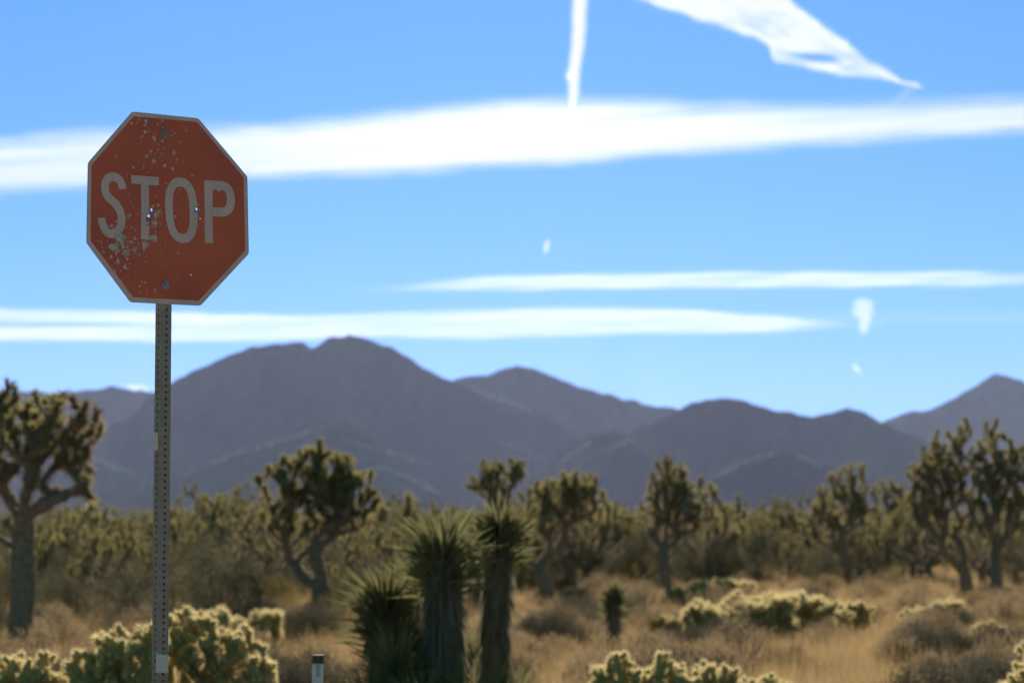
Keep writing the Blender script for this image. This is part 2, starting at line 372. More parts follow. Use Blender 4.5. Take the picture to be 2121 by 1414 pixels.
# ------------------------------------------------------------------ clouds: thin solid veils of scattering vapour, far away
def cloud_mat(name, dens, g=.7, col=(1, 1, 1)):
    m = bpy.data.materials.new(name); m.use_nodes = True; N = m.node_tree.nodes; L = m.node_tree.links; N.clear()
    o = N.new('ShaderNodeOutputMaterial'); p = N.new('ShaderNodeVolumePrincipled')
    p.inputs['Color'].default_value = (*col, 1); p.inputs['Density'].default_value = dens; p.inputs['Anisotropy'].default_value = g
    L.new(p.outputs[0], o.inputs['Volume']); return m
M['cloud'] = cloud_mat('cloud_vapour', .00078, .38, (1, .93, .88))

def cloud(label, fn, box, step, D, T, cat='cloud', group=None):
    """fn(px, py) -> 0..1 share of the full thickness T at that bearing"""
    x0, x1, y0, y1 = box; sx, sy = step
    U = np.arange(x0, x1 + sx, sx); V = np.arange(y0, y1 + sy, sy)
    P, Q = np.meshgrid(U, V); t = fn(P, Q); t[0] = t[-1] = 0; t[:, 0] = t[:, -1] = 0
    t = np.where(t < .004, 0, t)
    xx = (P - CX)/F; yy = (CY - Q)/F
    dx = xx; dy = math.cos(PITCH) - yy*math.sin(PITCH); dz = math.sin(PITCH) + yy*math.cos(PITCH)
    dirs = np.stack([dx/dy, np.ones_like(dx), dz/dy], -1)
    base = np.stack([np.zeros_like(dx), np.zeros_like(dx), np.full_like(dx, EYE)], -1)
    fr = base + dirs*(D - .5*T*t)[..., None]; bk = base + dirs*(D + .5*T*t)[..., None]
    r, c = t.shape; idx = np.arange(r*c).reshape(r, c)
    nz = (t > 0)
    bidx = np.where(nz, idx + r*c, idx)
    a0, a1, a2, a3 = idx[:-1, :-1], idx[:-1, 1:], idx[1:, 1:], idx[1:, :-1]
    b0, b1, b2, b3 = bidx[:-1, :-1], bidx[:-1, 1:], bidx[1:, 1:], bidx[1:, :-1]
    keep = (nz[:-1, :-1] | nz[:-1, 1:] | nz[1:, 1:] | nz[1:, :-1])
    F4 = np.concatenate([np.stack([a0, a3, a2, a1], -1)[keep], np.stack([b0, b1, b2, b3], -1)[keep]])
    v = np.concatenate([fr.reshape(-1, 3), bk.reshape(-1, 3)])
    used = np.unique(F4); mp = np.zeros(len(v), int); mp[used] = np.arange(len(used))
    b = MB(); b.add(v[used], None, mp[F4]); o = b.build('cloud', M['cloud'])
    return tag(o, label, cat, group)

def band(top, bot, edge_t, edge_b, fx=None, nz=.35, seed=0, ns=(300, 18), rag=4):
    tx, ty = zip(*top); bx, by = zip(*bot)
    def fn(x, y):
        n1 = (fbm(x/90, y/25, seed, 4) - .5)*2*rag
        yt = np.interp(x, tx, ty) + n1; yb = np.interp(x, bx, by) + (fbm(x/110, y/30, seed + 3, 4) - .5)*2*rag
        et = edge_t(x) if callable(edge_t) else edge_t; eb = edge_b(x) if callable(edge_b) else edge_b
        t = smooth(0, 1, (y - yt)/et)*smooth(0, 1, (yb - y)/eb)
        n = fbm(x/ns[0], (y + x*.06)/ns[1], seed + 7, 5)
        t = t*(1 - nz + nz*2*n)
        if fx is not None: t = t*fx(x, y)
        return t
    return fn

c1 = band([(-500,275),(0,268),(250,250),(600,238),(800,215),(1000,192),(1200,183),(1500,195),(1800,196),(2121,183),(2600,170)],
          [(-500,440),(0,412),(200,400),(500,380),(800,372),(1000,362),(1400,335),(1800,308),(2121,292),(2600,270)], 60, 42,
          lambda x, y: .8 + 1.0*np.exp(-((x - 1080)/480)**2)*smooth(180, 300, y - 0*x), .55, 1, (420, 16), 8)
cloud('broad white cloud band stretching across the whole sky behind the top of the sign', c1, (-500, 2600, 160, 450), (16, 4), 16000, 620)
def c2(x, y):
    cx = np.interp(y, [-90, 0, 60, 150, 235], [1204, 1201, 1199, 1191, 1184]) + (fbm(x*0, y/22, 4, 3) - .5)*6
    wd = np.interp(y, [-90, 0, 60, 150, 190, 238], [16, 15, 14, 12, 11, 2])
    q = 1 - smooth(.0, 1.45, np.abs(x - cx)/wd)*1.0
    puff = np.exp(-(((x - 1180)/7)**2 + ((y - 158)/7)**2))
    return np.clip(q + puff*.8, 0, 1)*(1 - smooth(215, 248, y))
cloud('narrow vertical vapour trail hanging from the top edge above the broad band', c2, (1160, 1230, -90, 255), (2.5, 4), 15000, 900, 'cloud')
def c3(x, y):
    up = np.interp(x, [1250,1560,1640,1700,1760,1810,1870,1910], [-300,-80,0,40,85,125,168,182]) + (fbm(x/30, y/30, 5, 4) - .5)*22
    lo = np.interp(x, [1250,1312,1400,1480,1560,1592,1602,1680,1740,1820,1880,1912], [-42,0,30,58,80,98,132,146,158,168,178,182]) + (fbm(x/28, y/28, 8, 4) - .5)*14
    wd = np.clip(lo - up, .5, 60); et = np.minimum(20, wd*.45); t = smooth(-.25, 1, (y - up)/et)**1.3*smooth(-.25, 1, (lo - y)/(et*.8))**1.2
    hole = np.exp(-(((x - 1700)/46)**2 + ((y - 121 - (x-1700)*.03)/10)**2)*1.0)
    hole2 = np.exp(-(((x - 1645)/42)**2 + ((y - 113)/7)**2)) 
    hole3 = np.exp(-(((x - 1762)/22)**2 + ((y - 141)/8)**2))
    t = t*(1 - np.clip(hole*1.3 + hole3*.7 + hole2*.55, 0, 1))
    thin = 1 - .45*smooth(1620, 1900, x)
    n = fbm(x/40, y/26, 9, 5)
    tail = np.exp(-((x - 1868 - (y-200)*-1.1)/11)**2)*smooth(160, 182, y)*(1 - smooth(200, 222, y))*.12
    return np.clip(t*thin*(.28 + 1.5*fbm((x+y*1.2)/60, (y-x*.45)/14, 19, 5)*(.5+n)) + tail, 0, 1)
cloud('large ragged wedge shaped cloud at the top right tapering to a point', c3, (1240, 1925, -180, 225), (5, 4), 15000, 700)
c4 = band([(600,606),(800,588),(1000,569),(1200,561),(1700,556),(2000,557),(2400,562)],
          [(600,612),(800,610),(1000,606),(1300,605),(1700,601),(2000,598),(2400,594)], 14, 14,
          lambda x, y: (.06 + .94*smooth(700, 1080, x))*smooth(600, 680, x)*(1 - .6*smooth(1950, 2200, x)), .75, 12, (130, 7), 4)
cloud('long thin white cloud streak reaching the right edge above mid sky', c4, (590, 2450, 545, 622), (9, 2.5), 18000, 430)
def gap(x, y):
    return 1 - np.exp(-((y - 673 - (x-0)*-.005)/6.0)**2)*(1 - smooth(180, 430, x))*.95
c5 = band([(-500,632),(0,634),(300,637),(560,646),(700,645),(900,637),(1100,632),(1300,632),(1450,637),(1600,648),(1800,668)],
          [(-500,712),(0,712),(300,714),(600,710),(800,702),(1000,708),(1100,704),(1400,697),(1600,692),(1760,684)], 16, 15,
          lambda x, y: gap(x, y)*(1 - .7*smooth(1560, 1810, x))*(1 - smooth(1800, 1850, x)), .65, 14, (170, 8), 4)
cloud('long cream cloud streak just above the tall mountain, split at its left end', c5, (-500, 1860, 618, 728), (10, 2.5), 20000, 480)
c5b = band([(1400,640),(1700,636),(2300,640)], [(1400,672),(1700,676),(2300,674)], 18, 18, lambda x, y: smooth(1400, 1560, x)*.10, .6, 15, (200, 8), 4)
cloud('faint veil of cloud low in the sky at the right', c5b, (1390, 2320, 622, 692), (12, 3), 21000, 430)
def blob(cx, cy, ax, bx, ang, seed, rag=.35, pw=2.0):
    ca, sa = math.cos(ang), math.sin(ang)
    def fn(x, y):
        u = ((x - cx)*ca + (y - cy)*sa)/ax; v = (-(x - cx)*sa + (y - cy)*ca)/bx
        r = np.sqrt(u*u + v*v) + (fbm(x/12, y/12, seed, 4) - .5)*rag*2
        return 1 - smooth(.45, 1.1, r)
    return fn
b1 = blob(1788, 640, 24, 24, 0, 30, .4); b2 = blob(1791, 668, 13, 34, .12, 31, .3)
cloud('small ragged white puff of cloud right of centre at the end of the long streak', lambda x, y: np.clip(b1(x, y) + b2(x, y)*.9, 0, 1), (1750, 1830, 600, 712), (2.5, 2.5), 19000, 420)
cloud('tiny slanted fleck of cloud below the ragged puff', blob(1774, 763, 15, 6, .85, 33, .2), (1752, 1796, 742, 784), (1.5, 1.5), 19500, 380)
cloud('tiny upright fleck of cloud alone in the blue at mid sky', blob(1132, 510, 6, 17, .2, 34, .2), (1118, 1148, 484, 536), (1.5, 1.5), 17000, 420)
cloud('small white cloud lying on the left ridge beside the post', blob(285, 803, 34, 8, .12, 35, .2), (240, 330, 788, 820), (2, 1.5), 22000, 420)

# ------------------------------------------------------------------ stop sign on its perforated square post
YAW = .6992
SC = Vector((-1.3807, 10.2743, 1.2878 + EYE))      # centre of the panel
XA = Vector((math.cos(YAW), math.sin(YAW), 0)); NA = Vector((-math.sin(YAW), math.cos(YAW), 0))
def onplane(px, py, off=0.0):
    """bearing -> (x, z) on the sign's own plane"""
    o = Vector((0, 0, EYE)); d = at(px, py, 10.0) - o
    t = ((SC + NA*off) - o).dot(NA) / d.dot(NA); q = o + d*t - SC
    return (q.dot(XA), q.z + SC.z)
crop1 = lambda p: onplane(160 + p[0]/3.2132, 210 + p[1]/3.2132)
cropS = lambda p: onplane(180 + p[0]/7.07, 330 + p[1]/7.07)
cropO = lambda p: onplane(340 + p[0]/7.07, 330 + p[1]/7.07)
cropT = lambda p: onplane(230 + p[0]/9.425, 230 + p[1]/9.425)
cropB = lambda p: onplane(190 + p[0]/8.8375, 480 + p[1]/8.8375)

oct_out = [crop1(p) for p in [(367,68),(805,112),(1136,500),(1143,1013),(822,1360),(355,1337),(60,942),(73,408)]]
oct_in = [crop1(p) for p in [(374,100),(798,137),(1110,505),(1119,994),(810,1326),(372,1304),(86,928),(95,424)]]
def rounded(poly, r=.012, k=4):
    out = []; n = len(poly)
    for i in range(n):
        a, b, c = Vector(poly[i-1]), Vector(poly[i]), Vector(poly[(i+1) % n])
        p = b + (a-b).normalized()*r; q = b + (c-b).normalized()*r
        for j in range(k+1):
            t = j/k; out.append(tuple(p*(1-t)**2 + b*2*t*(1-t) + q*t*t))
    return out
oct_out = rounded(oct_out, .012); oct_in = rounded(oct_in, .004, 2)

def catmull(P, k=6, closed=False):
    P = [Vector(p) for p in P]; out = []; n = len(P)
    for i in range(n if closed else n-1):
        g = lambda j: P[j % n] if closed else P[min(max(j, 0), n-1)]
        a, b, c, d = g(i-1), g(i), g(i+1), g(i+2)
        for j in range(k):
            t = j/k
            out.append(.5*((2*b) + (c-a)*t + (2*a-5*b+4*c-d)*t*t + (3*b-a-3*c+d)*t**3))
    if not closed: out.append(P[-1])
    return out
S_c = catmull([cropS(p) for p in [(523,437),(512,372),(487,318),(440,272),(385,256),(332,268),(292,303),(271,352),(266,410),(276,475),(303,535),(352,588),(408,638),(456,700),(490,765),(508,835),(512,895),(502,965),(474,1022),(430,1066),(372,1090),(318,1080),(275,1040),(244,980),(226,920),(220,854)]], 4)
def stroke(c, w):
    l, r = [], []
    for i, p in enumerate(c):
        t = (c[min(i+1, len(c)-1)] - c[max(i-1, 0)]).normalized(); nrm = Vector((-t.y, t.x))
        l.append(tuple(p + nrm*w/2)); r.append(tuple(p - nrm*w/2))
    return l + r[::-1]
def superel(cx, cy, ax, ay, e, k=40):
    pts = []
    for i in range(k):
        a = 2*math.pi*i/k; x = math.copysign(abs(math.cos(a))**(2/e), math.cos(a))*ax; y = math.copysign(abs(math.sin(a))**(2/e), math.sin(a))*ay
        pts.append(cropO((cx + x + y*.038, cy + y + x*.085)))
    return pts
letters = {
 'S': ([stroke(S_c, .0345)], []),
 'T': ([[cropS(p) for p in [(651,232),(1053,262),(1053,383),(905,378),(914,1180),(797,1170),(793,366),(651,352)]]], []),
 'O': ([superel(252, 746, 238, 477, 2.35)], [superel(250, 745, 124, 346, 2.6)]),
 'P': ([[cropO(p) for p in [(583,308),(860,323),(930,348),(985,400),(1022,480),(1037,580),(1030,680),(1003,755),(950,815),(880,842),(708,832),(714,1230),(598,1225)]]],
       [[cropO(p) for p in [(705,446),(835,448),(880,462),(908,505),(920,570),(917,635),(902,685),(872,710),(708,702)]]]),
}
def blobpoly(c, r, k=9, rag=.35, st=1.0):
    a0 = rnd.random()*6; return [(c[0] + math.cos(a0 + 2*math.pi*i/k)*r*(1 + rag*rnd.uniform(-1, 1)), c[1] + st*math.sin(a0 + 2*math.pi*i/k)*r*(1 + rag*rnd.uniform(-1, 1))) for i in range(k)]
px_m = .762/397                        # metres per photo pixel on the panel
holes = [(blobpoly(cropS((905,828)), 3.6*px_m, 12, .10)), (blobpoly(cropS((946,742)), 3.0*px_m, 10, .16, 1.15)), (blobpoly(cropO((476,730)), 3.3*px_m, 14, .04)),
         (blobpoly(cropO((532,870)), 1.7*px_m, 8, .05)), (blobpoly(cropO((800,457)), 1.6*px_m, 8, .05)), (blobpoly(cropB((1829,789)), 1.6*px_m, 8, .1)), (blobpoly(cropT((560,540)), .8*px_m, 6, .1))]
rims = [blobpoly(cropS((905,828)), 5.2*px_m, 12, .12), blobpoly(cropS((948,744)), 4.4*px_m, 12, .12), blobpoly(cropO((476,730)), 5.0*px_m, 14, .05),
        blobpoly(cropO((532,870)), 2.4*px_m, 8, .1), blobpoly(cropO((800,457)), 2.5*px_m, 8, .1), blobpoly(cropB((1829,789)), 2.5*px_m, 8, .1)]
rusts = [blobpoly(cropS((890,880)), 5*px_m, 9, .4), blobpoly(cropS((950,850)), 5*px_m, 9, .5), blobpoly(cropS((905,950)), 2.5*px_m, 9, .6), blobpoly(cropO((455,760)), 3.5*px_m, 9, .4)]
chips = []
def chip(c, r, **k): chips.append(blobpoly(c, r*px_m, 13 if r > 2 else 6, .62 if r > 2 else .4, k.get('st', 1.0)))
for x, y, r, *s in [(400,240,3),(540,172,2.3),(508,236,2),(680,200,4.2),(660,275,3),(1000,190,2.3),(918,258,2.2),(668,405,4),(742,405,2,1.6),(600,500,2.5),(835,530,4.6),(868,455,2.4),(848,590,2.3),(1000,590,3),(1215,350,1.2),
                    (1240,440,1.6,2),(1180,480,1.8),(1465,375,1.8),(1710,380,1.5),(1745,348,1.4),(1335,605,1.6,1.6),(95,880,3.2),(400,832,1.2),(595,605,1.4),(925,660,1.8),(780,795,3),(855,830,2.2),(912,770,1.8),
                    (1220,800,3.6),(1215,840,3),(960,850,1.5,2.5),(690,880,3.8),(825,960,4.6),(1025,725,1.6),(1110,865,1.3),(1025,825,1.3),(560,992,1.3),(1278,955,2.8),(1395,1000,1.2,1.8),(1680,920,1.6),(445,1100,2.7),
                    (640,1075,1.6,2),(620,1130,1.9),(1045,1078,3.2),(1198,1132,3.3),(1128,1110,1.1),(1580,1258,2.8),(320,1278,1.6),(720,1210,1.6),(755,1200,1),(1090,270,1,1.6),(945,910,1.1,2),(990,968,1),(900,170,1),(1370,750,1,2),(310,585,1)]:
    chip(cropT((x, y)), r, st=s[0] if s else 1.0)
for x, y, r, *s in [(595,250,1.5),(612,515,1.2,1.8),(635,625,1.2,1.8),(676,685,2.3),(763,745,2),(720,787,1.6),(757,808,1.8),(615,835,4.2,1.4),(365,965,3.8),(338,803,1.3),(138,767,1.2),(440,905,2.2),(1045,670,3),(1008,535,1.6),
                    (1020,790,6.0,1.3),(1000,840,4),(960,690,3.6),(1075,745,2.2),(1088,790,1.2,2),(1080,955,1.8),(1053,925,1.3),(985,930,6),(955,985,3),(1005,985,3),(1010,1060,2.4),(990,1150,6.5),(945,1150,4),(1015,1190,3),
                    (870,1250,6.5),(845,1265,4),(845,1310,2.2),(660,1005,2.6),(575,990,1.8),(705,1040,1.6,2),(708,1150,3.6),(640,1210,3),(590,1205,2.6),(480,1150,9.5),(450,1100,6),(520,1210,5),(560,1130,4),(530,1275,4.2),(590,1275,2.4),
                    (390,1300,7.5),(350,1270,5),(430,1330,4),(565,1370,6.5),(620,1335,3),(710,1310,4.2),(230,1360,3.3),(200,1215,2.3),(160,1195,1.5),(300,1187,1.2),(185,1042,1),(980,20,4),(1135,100,3.4),(685,115,2.6),(835,100,1.3,1.6),(820,143,1.6),(775,40,1.2),(1160,347,2),(1145,457,1.6)]:
    chip(cropS((x, y)), r, st=s[0] if s else 1.0)
for x, y, r, *s in [(120,140,2.6),(65,128,1),(10,90,2.6),(270,45,1.2,1.6),(180,15,2),(405,235,2.6),(28,347,1.7),(10,458,1.6),(235,445,1.6),(204,487,1.5),(160,838,2.8),(205,800,1.5),(232,928,2),(60,1100,1.5),(18,1245,1.5,1.5),(212,1370,2.2),(318,1333,1.2),(475,1310,.9),
                    (495,665,1.8,1.5),(520,740,1.6,2.5),(500,965,1.1)]:
    chip(cropO((x, y)), r, st=s[0] if s else 1.0)
for x, y, r, *s in [(540,150,8),(470,200,5),(350,265,4),(420,320,6),(445,400,3.4),(350,460,3.4),(620,400,7.5),(690,345,3.6),(800,310,5),(990,230,7),(960,290,4),(975,320,2),(200,375,3.2),(480,540,4,1.6),(600,630,3,1.8),(655,680,1.8),(710,580,2),(405,715,3.8),(520,720,1.6),
                    (365,620,1.8),(800,600,1.6),(995,545,2.2),(765,455,1.4),(875,425,1.8,2),(1265,320,1.5,1.5),(1260,110,1.2,1.6),(1350,240,1.6,1.6),(1590,390,2),(1720,340,1),(1250,615,1.3,1.5),(1298,650,1.2,2),(910,915,2),(980,930,3),(875,990,2,1.4),(1165,1065,3),(1005,1095,2,1.4),(880,1115,2.2),
                    (540,892,1.7),(770,840,1.2),(1560,838,1),(650,500,2.2,1.5),(255,490,1.2),(185,285,1.4),(160,200,2),(870,235,1.6),(740,190,2.4),(650,180,2.2),(640,270,2.2),(570,270,3.2),(800,120,3.6),(1130,120,6),(900,385,1),(870,345,1),(940,330,1.2,2)]:
    chip(cropB((x, y)), r, st=s[0] if s else 1.0)
for _ in range(150):                    # pepper of small chips in the shot-up corner
    p = (rnd.gauss(520, 230), rnd.gauss(330, 190))
    if rnd.random() < .35: p = (rnd.gauss(860, 180), rnd.gauss(120, 260))
    if 560 + .75*(-p[1]) < 900 and p[0] > 130 + .55*max(p[1] - 100, 0): chip(cropB(p), rnd.uniform(.5, 1.3))
for _ in range(60):
    chip(cropT((rnd.gauss(850, 260), rnd.uniform(180, 1150))), rnd.uniform(.4, .9))
pits = []
def pit(c, r): pits.append(blobpoly(c, r*px_m, 5, .3))
for x, y in [(390,265),(435,660),(465,715),(490,740),(485,810),(540,865),(480,965),(515,980),(460,1050),(350,1068),(260,1068),(320,1110),(395,1075),(290,1100),(540,1000),(430,1020),(675,290),(712,246),(845,275),(935,290),(985,290),(940,370),(895,400),(838,460),(795,585),(848,622),
             (815,795),(815,840),(875,905),(870,960),(845,1085),(890,1090),(900,1130),(870,1060),(22,600),(20,845),(470,1110),(500,1060),(920,265),(780,480)]: pit(cropS((x, y)), rnd.uniform(.7, 1.4))
for x, y in [(255,300),(110,345),(345,387),(362,522),(45,505),(62,540),(95,605),(90,685),(28,735),(75,770),(120,975),(130,1012),(163,1075),(168,1105),(455,870),(684,740),(680,765),(600,775)]: pit(cropO((x, y)), rnd.uniform(.7, 1.3))
for x, y in [(590,72),(640,98),(1065,120),(715,85)]: pit(cropT((x, y)), .9)
for x, y in [(215,585),(300,705),(435,890),(665,1105),(1035,1270)]: pit(cropB((x, y)), rnd.uniform(1, 2))

def inside(p, poly):
    x, y = p; c = False; n = len(poly); j = n-1
    for i in range(n):
        xi, yi = poly[i]; xj, yj = poly[j]
        if (yi > y) != (yj > y) and x < (xj-xi)*(y-yi)/(yj-yi) + xi: c = not c
        j = i
    return c
def build_sign():
    polys = [oct_out, oct_in] + [q for a, b in letters.values() for q in a + b] + holes + rims + rusts + chips + pits
    V = []; E = []
    for q in polys:
        n0 = len(V); V += [Vector(p) for p in q]; E += [(n0 + i, n0 + (i+1) % len(q)) for i in range(len(q))]
    vo, eo, fo, *_ = geometry.delaunay_2d_cdt(V, E, [], 0, 1e-6)
    vo = np.array([tuple(p) for p in vo]); cls = []; keep = []
    def bb(q): a = np.array(q); return (*a.min(0), *a.max(0))
    def hit(p, L): return any(b[0] <= p[0] <= b[2] and b[1] <= p[1] <= b[3] and inside(p, q) for q, b in L)
    G = {k: [(q, bb(q)) for q in L] for k, L in dict(hole=holes, rim=rims, rust=rusts, chip=chips, pit=pits).items()}
    for f in fo:
        p = vo[list(f)].mean(0)
        if not inside(p, oct_out) or hit(p, G['hole']): continue
        c = 'border'
        if hit(p, G['pit']) or hit(p, G['rim']): c = 'pit'
        elif hit(p, G['rust']): c = 'rust'
        elif hit(p, G['chip']): c = 'chip'
        elif inside(p, oct_in):
            c = 'red'
            for L, (a, b_) in letters.items():
                if any(inside(p, q) for q in a) and not any(inside(p, q) for q in b_): c = L
        cls.append(c); keep.append(list(f))
    return vo, keep, cls
vo, fs, cls = build_sign()
bx = onplane(341, 430, .03)[0]                       # post axis in panel coordinates
root = empty('stop_sign', SC + XA*bx + NA*.026 - Vector((0, 0, SC.z)) + Vector((0, 0, gz(SC.x, SC.y))), YAW)
tag(root, 'bullet riddled red octagonal stop sign on a perforated grey square post', 'stop sign')
gz0 = root.location.z
def dent(x, z):                                      # the sheet is not perfectly flat
    return .0022*math.sin(x*9 + 1)*math.cos(z*7) + .0012*math.sin(z*21 + x*13)
def sheet(name, sel, mats, y0, cm=None):
    b = MB(); F = [f for f, c in zip(fs, cls) if c in sel]
    used = sorted({i for f in F for i in f}); mp = {u: k for k, u in enumerate(used)}
    v = [(vo[i][0] - bx, -.026 + y0 + dent(*vo[i]), vo[i][1] - gz0) for i in used]
    for f, c in zip(fs, cls):
        if c in sel: b.add(np.zeros((0, 3)), None, None)
    me = bpy.data.meshes.new(name); me.from_pydata(v, [], [[mp[i] for i in f] for f in F]); me.update()
    o = link(name, me, root, mats)
    if cm:
        cc = [c for c in cls if c in sel]
        me.polygons.foreach_set('material_index', [cm[c] for c in cc])
    return o
# the aluminium blank: back, edge all round each opening, and the bare metal showing in front
alls = set(cls)
tot = [f for f in fs]; used = sorted({i for f in tot for i in f}); mp = {u: k for k, u in enumerate(used)}; nu = len(used)
vb = [(vo[i][0] - bx, -.026 + .0032 + dent(*vo[i]), vo[i][1] - gz0) for i in used]; vf = [(p[0], p[1] - .0032, p[2]) for p in vb]
ec = {}
for f in tot:
    for i in range(len(f)):
        a, b_ = f[i], f[(i+1) % len(f)]; ec.setdefault(frozenset((a, b_)), []).append((a, b_))
rimf = [(mp[a], mp[b_], mp[b_] + nu, mp[a] + nu) for L in ec.values() if len(L) == 1 for a, b_ in L]
back = [[mp[i] for i in f][::-1] for f in tot]
front = [[mp[i] + nu for i in f] for f, c in zip(fs, cls) if c in ('chip', 'pit', 'rust')]
fm = [{'chip': 0, 'pit': 1, 'rust': 2}[c] for c in cls if c in ('chip', 'pit', 'rust')]
me = bpy.data.meshes.new('sign_panel'); me.from_pydata(vb + vf, [], back + rimf + front); me.update()
link('sign_panel', me, root, [M['alu'], M['pit'], M['rust']])
me.polygons.foreach_set('material_index', [0]*(len(back) + len(rimf)) + fm)
sheet('red_face', ('red',), [M['red']], 0); sheet('border', ('border',), [M['white']], 0)
for L in 'STOP': sheet('letter', (L,), [M['white']], 0)
# bolts and washers
def lathe(b, c, prof, k=20, m=0):                    # profile of (radius, y) along -y, centre c
    n = len(prof); th = np.arange(k)/k*2*math.pi
    v = [(c[0] + r*math.cos(a), c[1] - y, c[2] + r*math.sin(a)) for r, y in prof for a in th]
    f = [(i*k + j, i*k + (j+1) % k, (i+1)*k + (j+1) % k, (i+1)*k + j) for i in range(n-1) for j in range(k)]
    v.append((c[0], c[1] - prof[-1][1], c[2])); f3 = [((n-1)*k + j, (n-1)*k + (j+1) % k, n*k) for j in range(k)]
    b.add(v, f3, f, m)
for p, mw in ((crop1((580, 216)), 'grey_washer'), (crop1((586, 1223)), 'blue_washer')):
    c = (p[0] - bx, -.026, p[1] - gz0)
    b = MB(); lathe(b, c, [(.0175, .0), (.0172, .0035), (.016, .0045), (.010, .0045)], 24); bolt = b.build('washer', M[mw], root, False)
    b = MB(); lathe(b, (c[0], c[1] - .0045, c[2]), [(.0075, 0), (.0075, .004), (.006, .0055)], 6); b.build('bolt_head', M['steel_bolt'], bolt, False)
# post: square tube with a real hole every inch on all four faces
def make_post():
    b = MB(); hw = .0238; pitch = .0254; top = cropT((1000, 330))[1] - gz0 - .0; n = int(top/pitch); z0 = -.35
    n = int((top - z0)/pitch); r = .0055; t = .002
    ang = [math.pi/8 + math.pi/4*i for i in range(8)]
    cellv = []; 
    sq = [(hw-.002, pitch/2), (-(hw-.002), pitch/2), (-(hw-.002), -pitch/2), (hw-.002, -pitch/2)]
    o8 = [(r*math.cos(a), r*math.sin(a)) for a in ang]
    ring = [(0, 0, 1), (0, 1, 2), (0, 7, 0)]
    for side in range(4):
        ca, sa = math.cos(side*math.pi/2), math.sin(side*math.pi/2)
        for k in range(n):
            zc = z0 + (k + .5)*pitch
            P2 = sq + o8; lay = []
            for dep in (0, t):
                for (x, z) in P2:
                    X_, Y_ = x, -hw + dep
                    lay.append((X_*ca - Y_*sa, X_*sa + Y_*ca, zc + z))
            f4 = []; f3 = []
            q = [(0, 4, 5), (0, 5, 1), (1, 5, 6), (1, 6, 7), (1, 7, 2), (2, 7, 8), (2, 8, 9), (2, 9, 3), (3, 9, 10), (3, 10, 11), (3, 11, 0), (0, 11, 4)]
            f3 += [(a, c, e) for a, e, c in q] if side < 0 else list(q)
            f4 += [(4 + j, 4 + (j+1) % 8, 16 + (j+1) % 8, 16 + j) for j in range(8)]
            b.add(lay, f3, f4)
        # rounded corner strip
        c_ = [(hw-.002, -hw), (hw-.0006, -hw+.0006), (hw, -hw+.002)]
        v = [(x*ca - y*sa, x*sa + y*ca, z) for x, y in c_ for z in (z0, z0 + n*pitch)]
        b.add(v, None, [(0, 2, 3, 1), (2, 4, 5, 3)])
    return b
pb = make_post(); post = pb.build('post', M['galv'], root); post.location = (0, .0045, 0); post.rotation_euler = (0, 0, 0)
LEAN = 0.0
post.rotation_euler = (0, LEAN, 0); post.location = (-math.tan(LEAN)*(SC.z - gz0), .0045, 0)
def post_local(px, py, face):
    """bearing -> point on the post's front face ('f') or left face ('l') in root coordinates"""
    o = Vector((0, 0, EYE)); d = at(px, py, 10.0) - o
    if face == 'f': q0 = SC + XA*bx + NA*(.029 + .0015 - .0238 - .0006); n = NA
    else: q0 = SC + XA*(bx - .0238 - .0006) + NA*.026; n = XA
    t = (q0 - o).dot(n)/d.dot(n); q = o + d*t - root.location
    return (q.dot(XA), q.dot(NA), q.z)
def sticker(name, pts, face, mat, lab):
    v = [post_local(*p, face) for p in pts]; v = [Vector(p) for p in v]
    nrm = Vector((0, -1, 0)) if face == 'f' else Vector((-1, 0, 0))
    n = len(v); vv = v + [p + nrm*.0006 for p in v]
    fcs = [tuple(range(n, 2*n))[::-1], tuple(range(n))] + [(i, (i+1) % n, n + (i+1) % n, n + i) for i in range(n)]
    me = bpy.data.meshes.new(name); me.from_pydata([tuple(p) for p in vv], [], fcs); me.update()
    return tag(link(name, me, root, [mat]), lab)
sticker('sticker', [(323.6,1352.8),(348.2,1356),(348.2,1392.6),(322.2,1391.6)], 'f', M['paper'], 'blank white paper sticker near the foot of the post')
pf = Vector(post_local(348.2, 1357.5, 'f'))
me = bpy.data.meshes.new('sticker_corner'); me.from_pydata([tuple(pf + Vector(q)) for q in [(-.002,-.001,.004),(.006,.006,0),(.0085,.009,-.004),(0,-.001,-.006),(.0035,.0,-.009)]], [], [(0,1,2,3),(3,2,4)]); me.update()
link('sticker_corner', me, root, [M['paper']])
tp = sticker('tape', [(319,893.5),(322,896.5),(327.5,893.5),(327.5,931.5),(319,932)], 'l', M['tape'], 'worn grey tape on the side of the post')
sticker('tape_edge', [(319,932.4),(327.4,932),(327.3,938.5),(319.2,942)], 'l', M['pink_tape'], 'reddish torn strip under the tape')

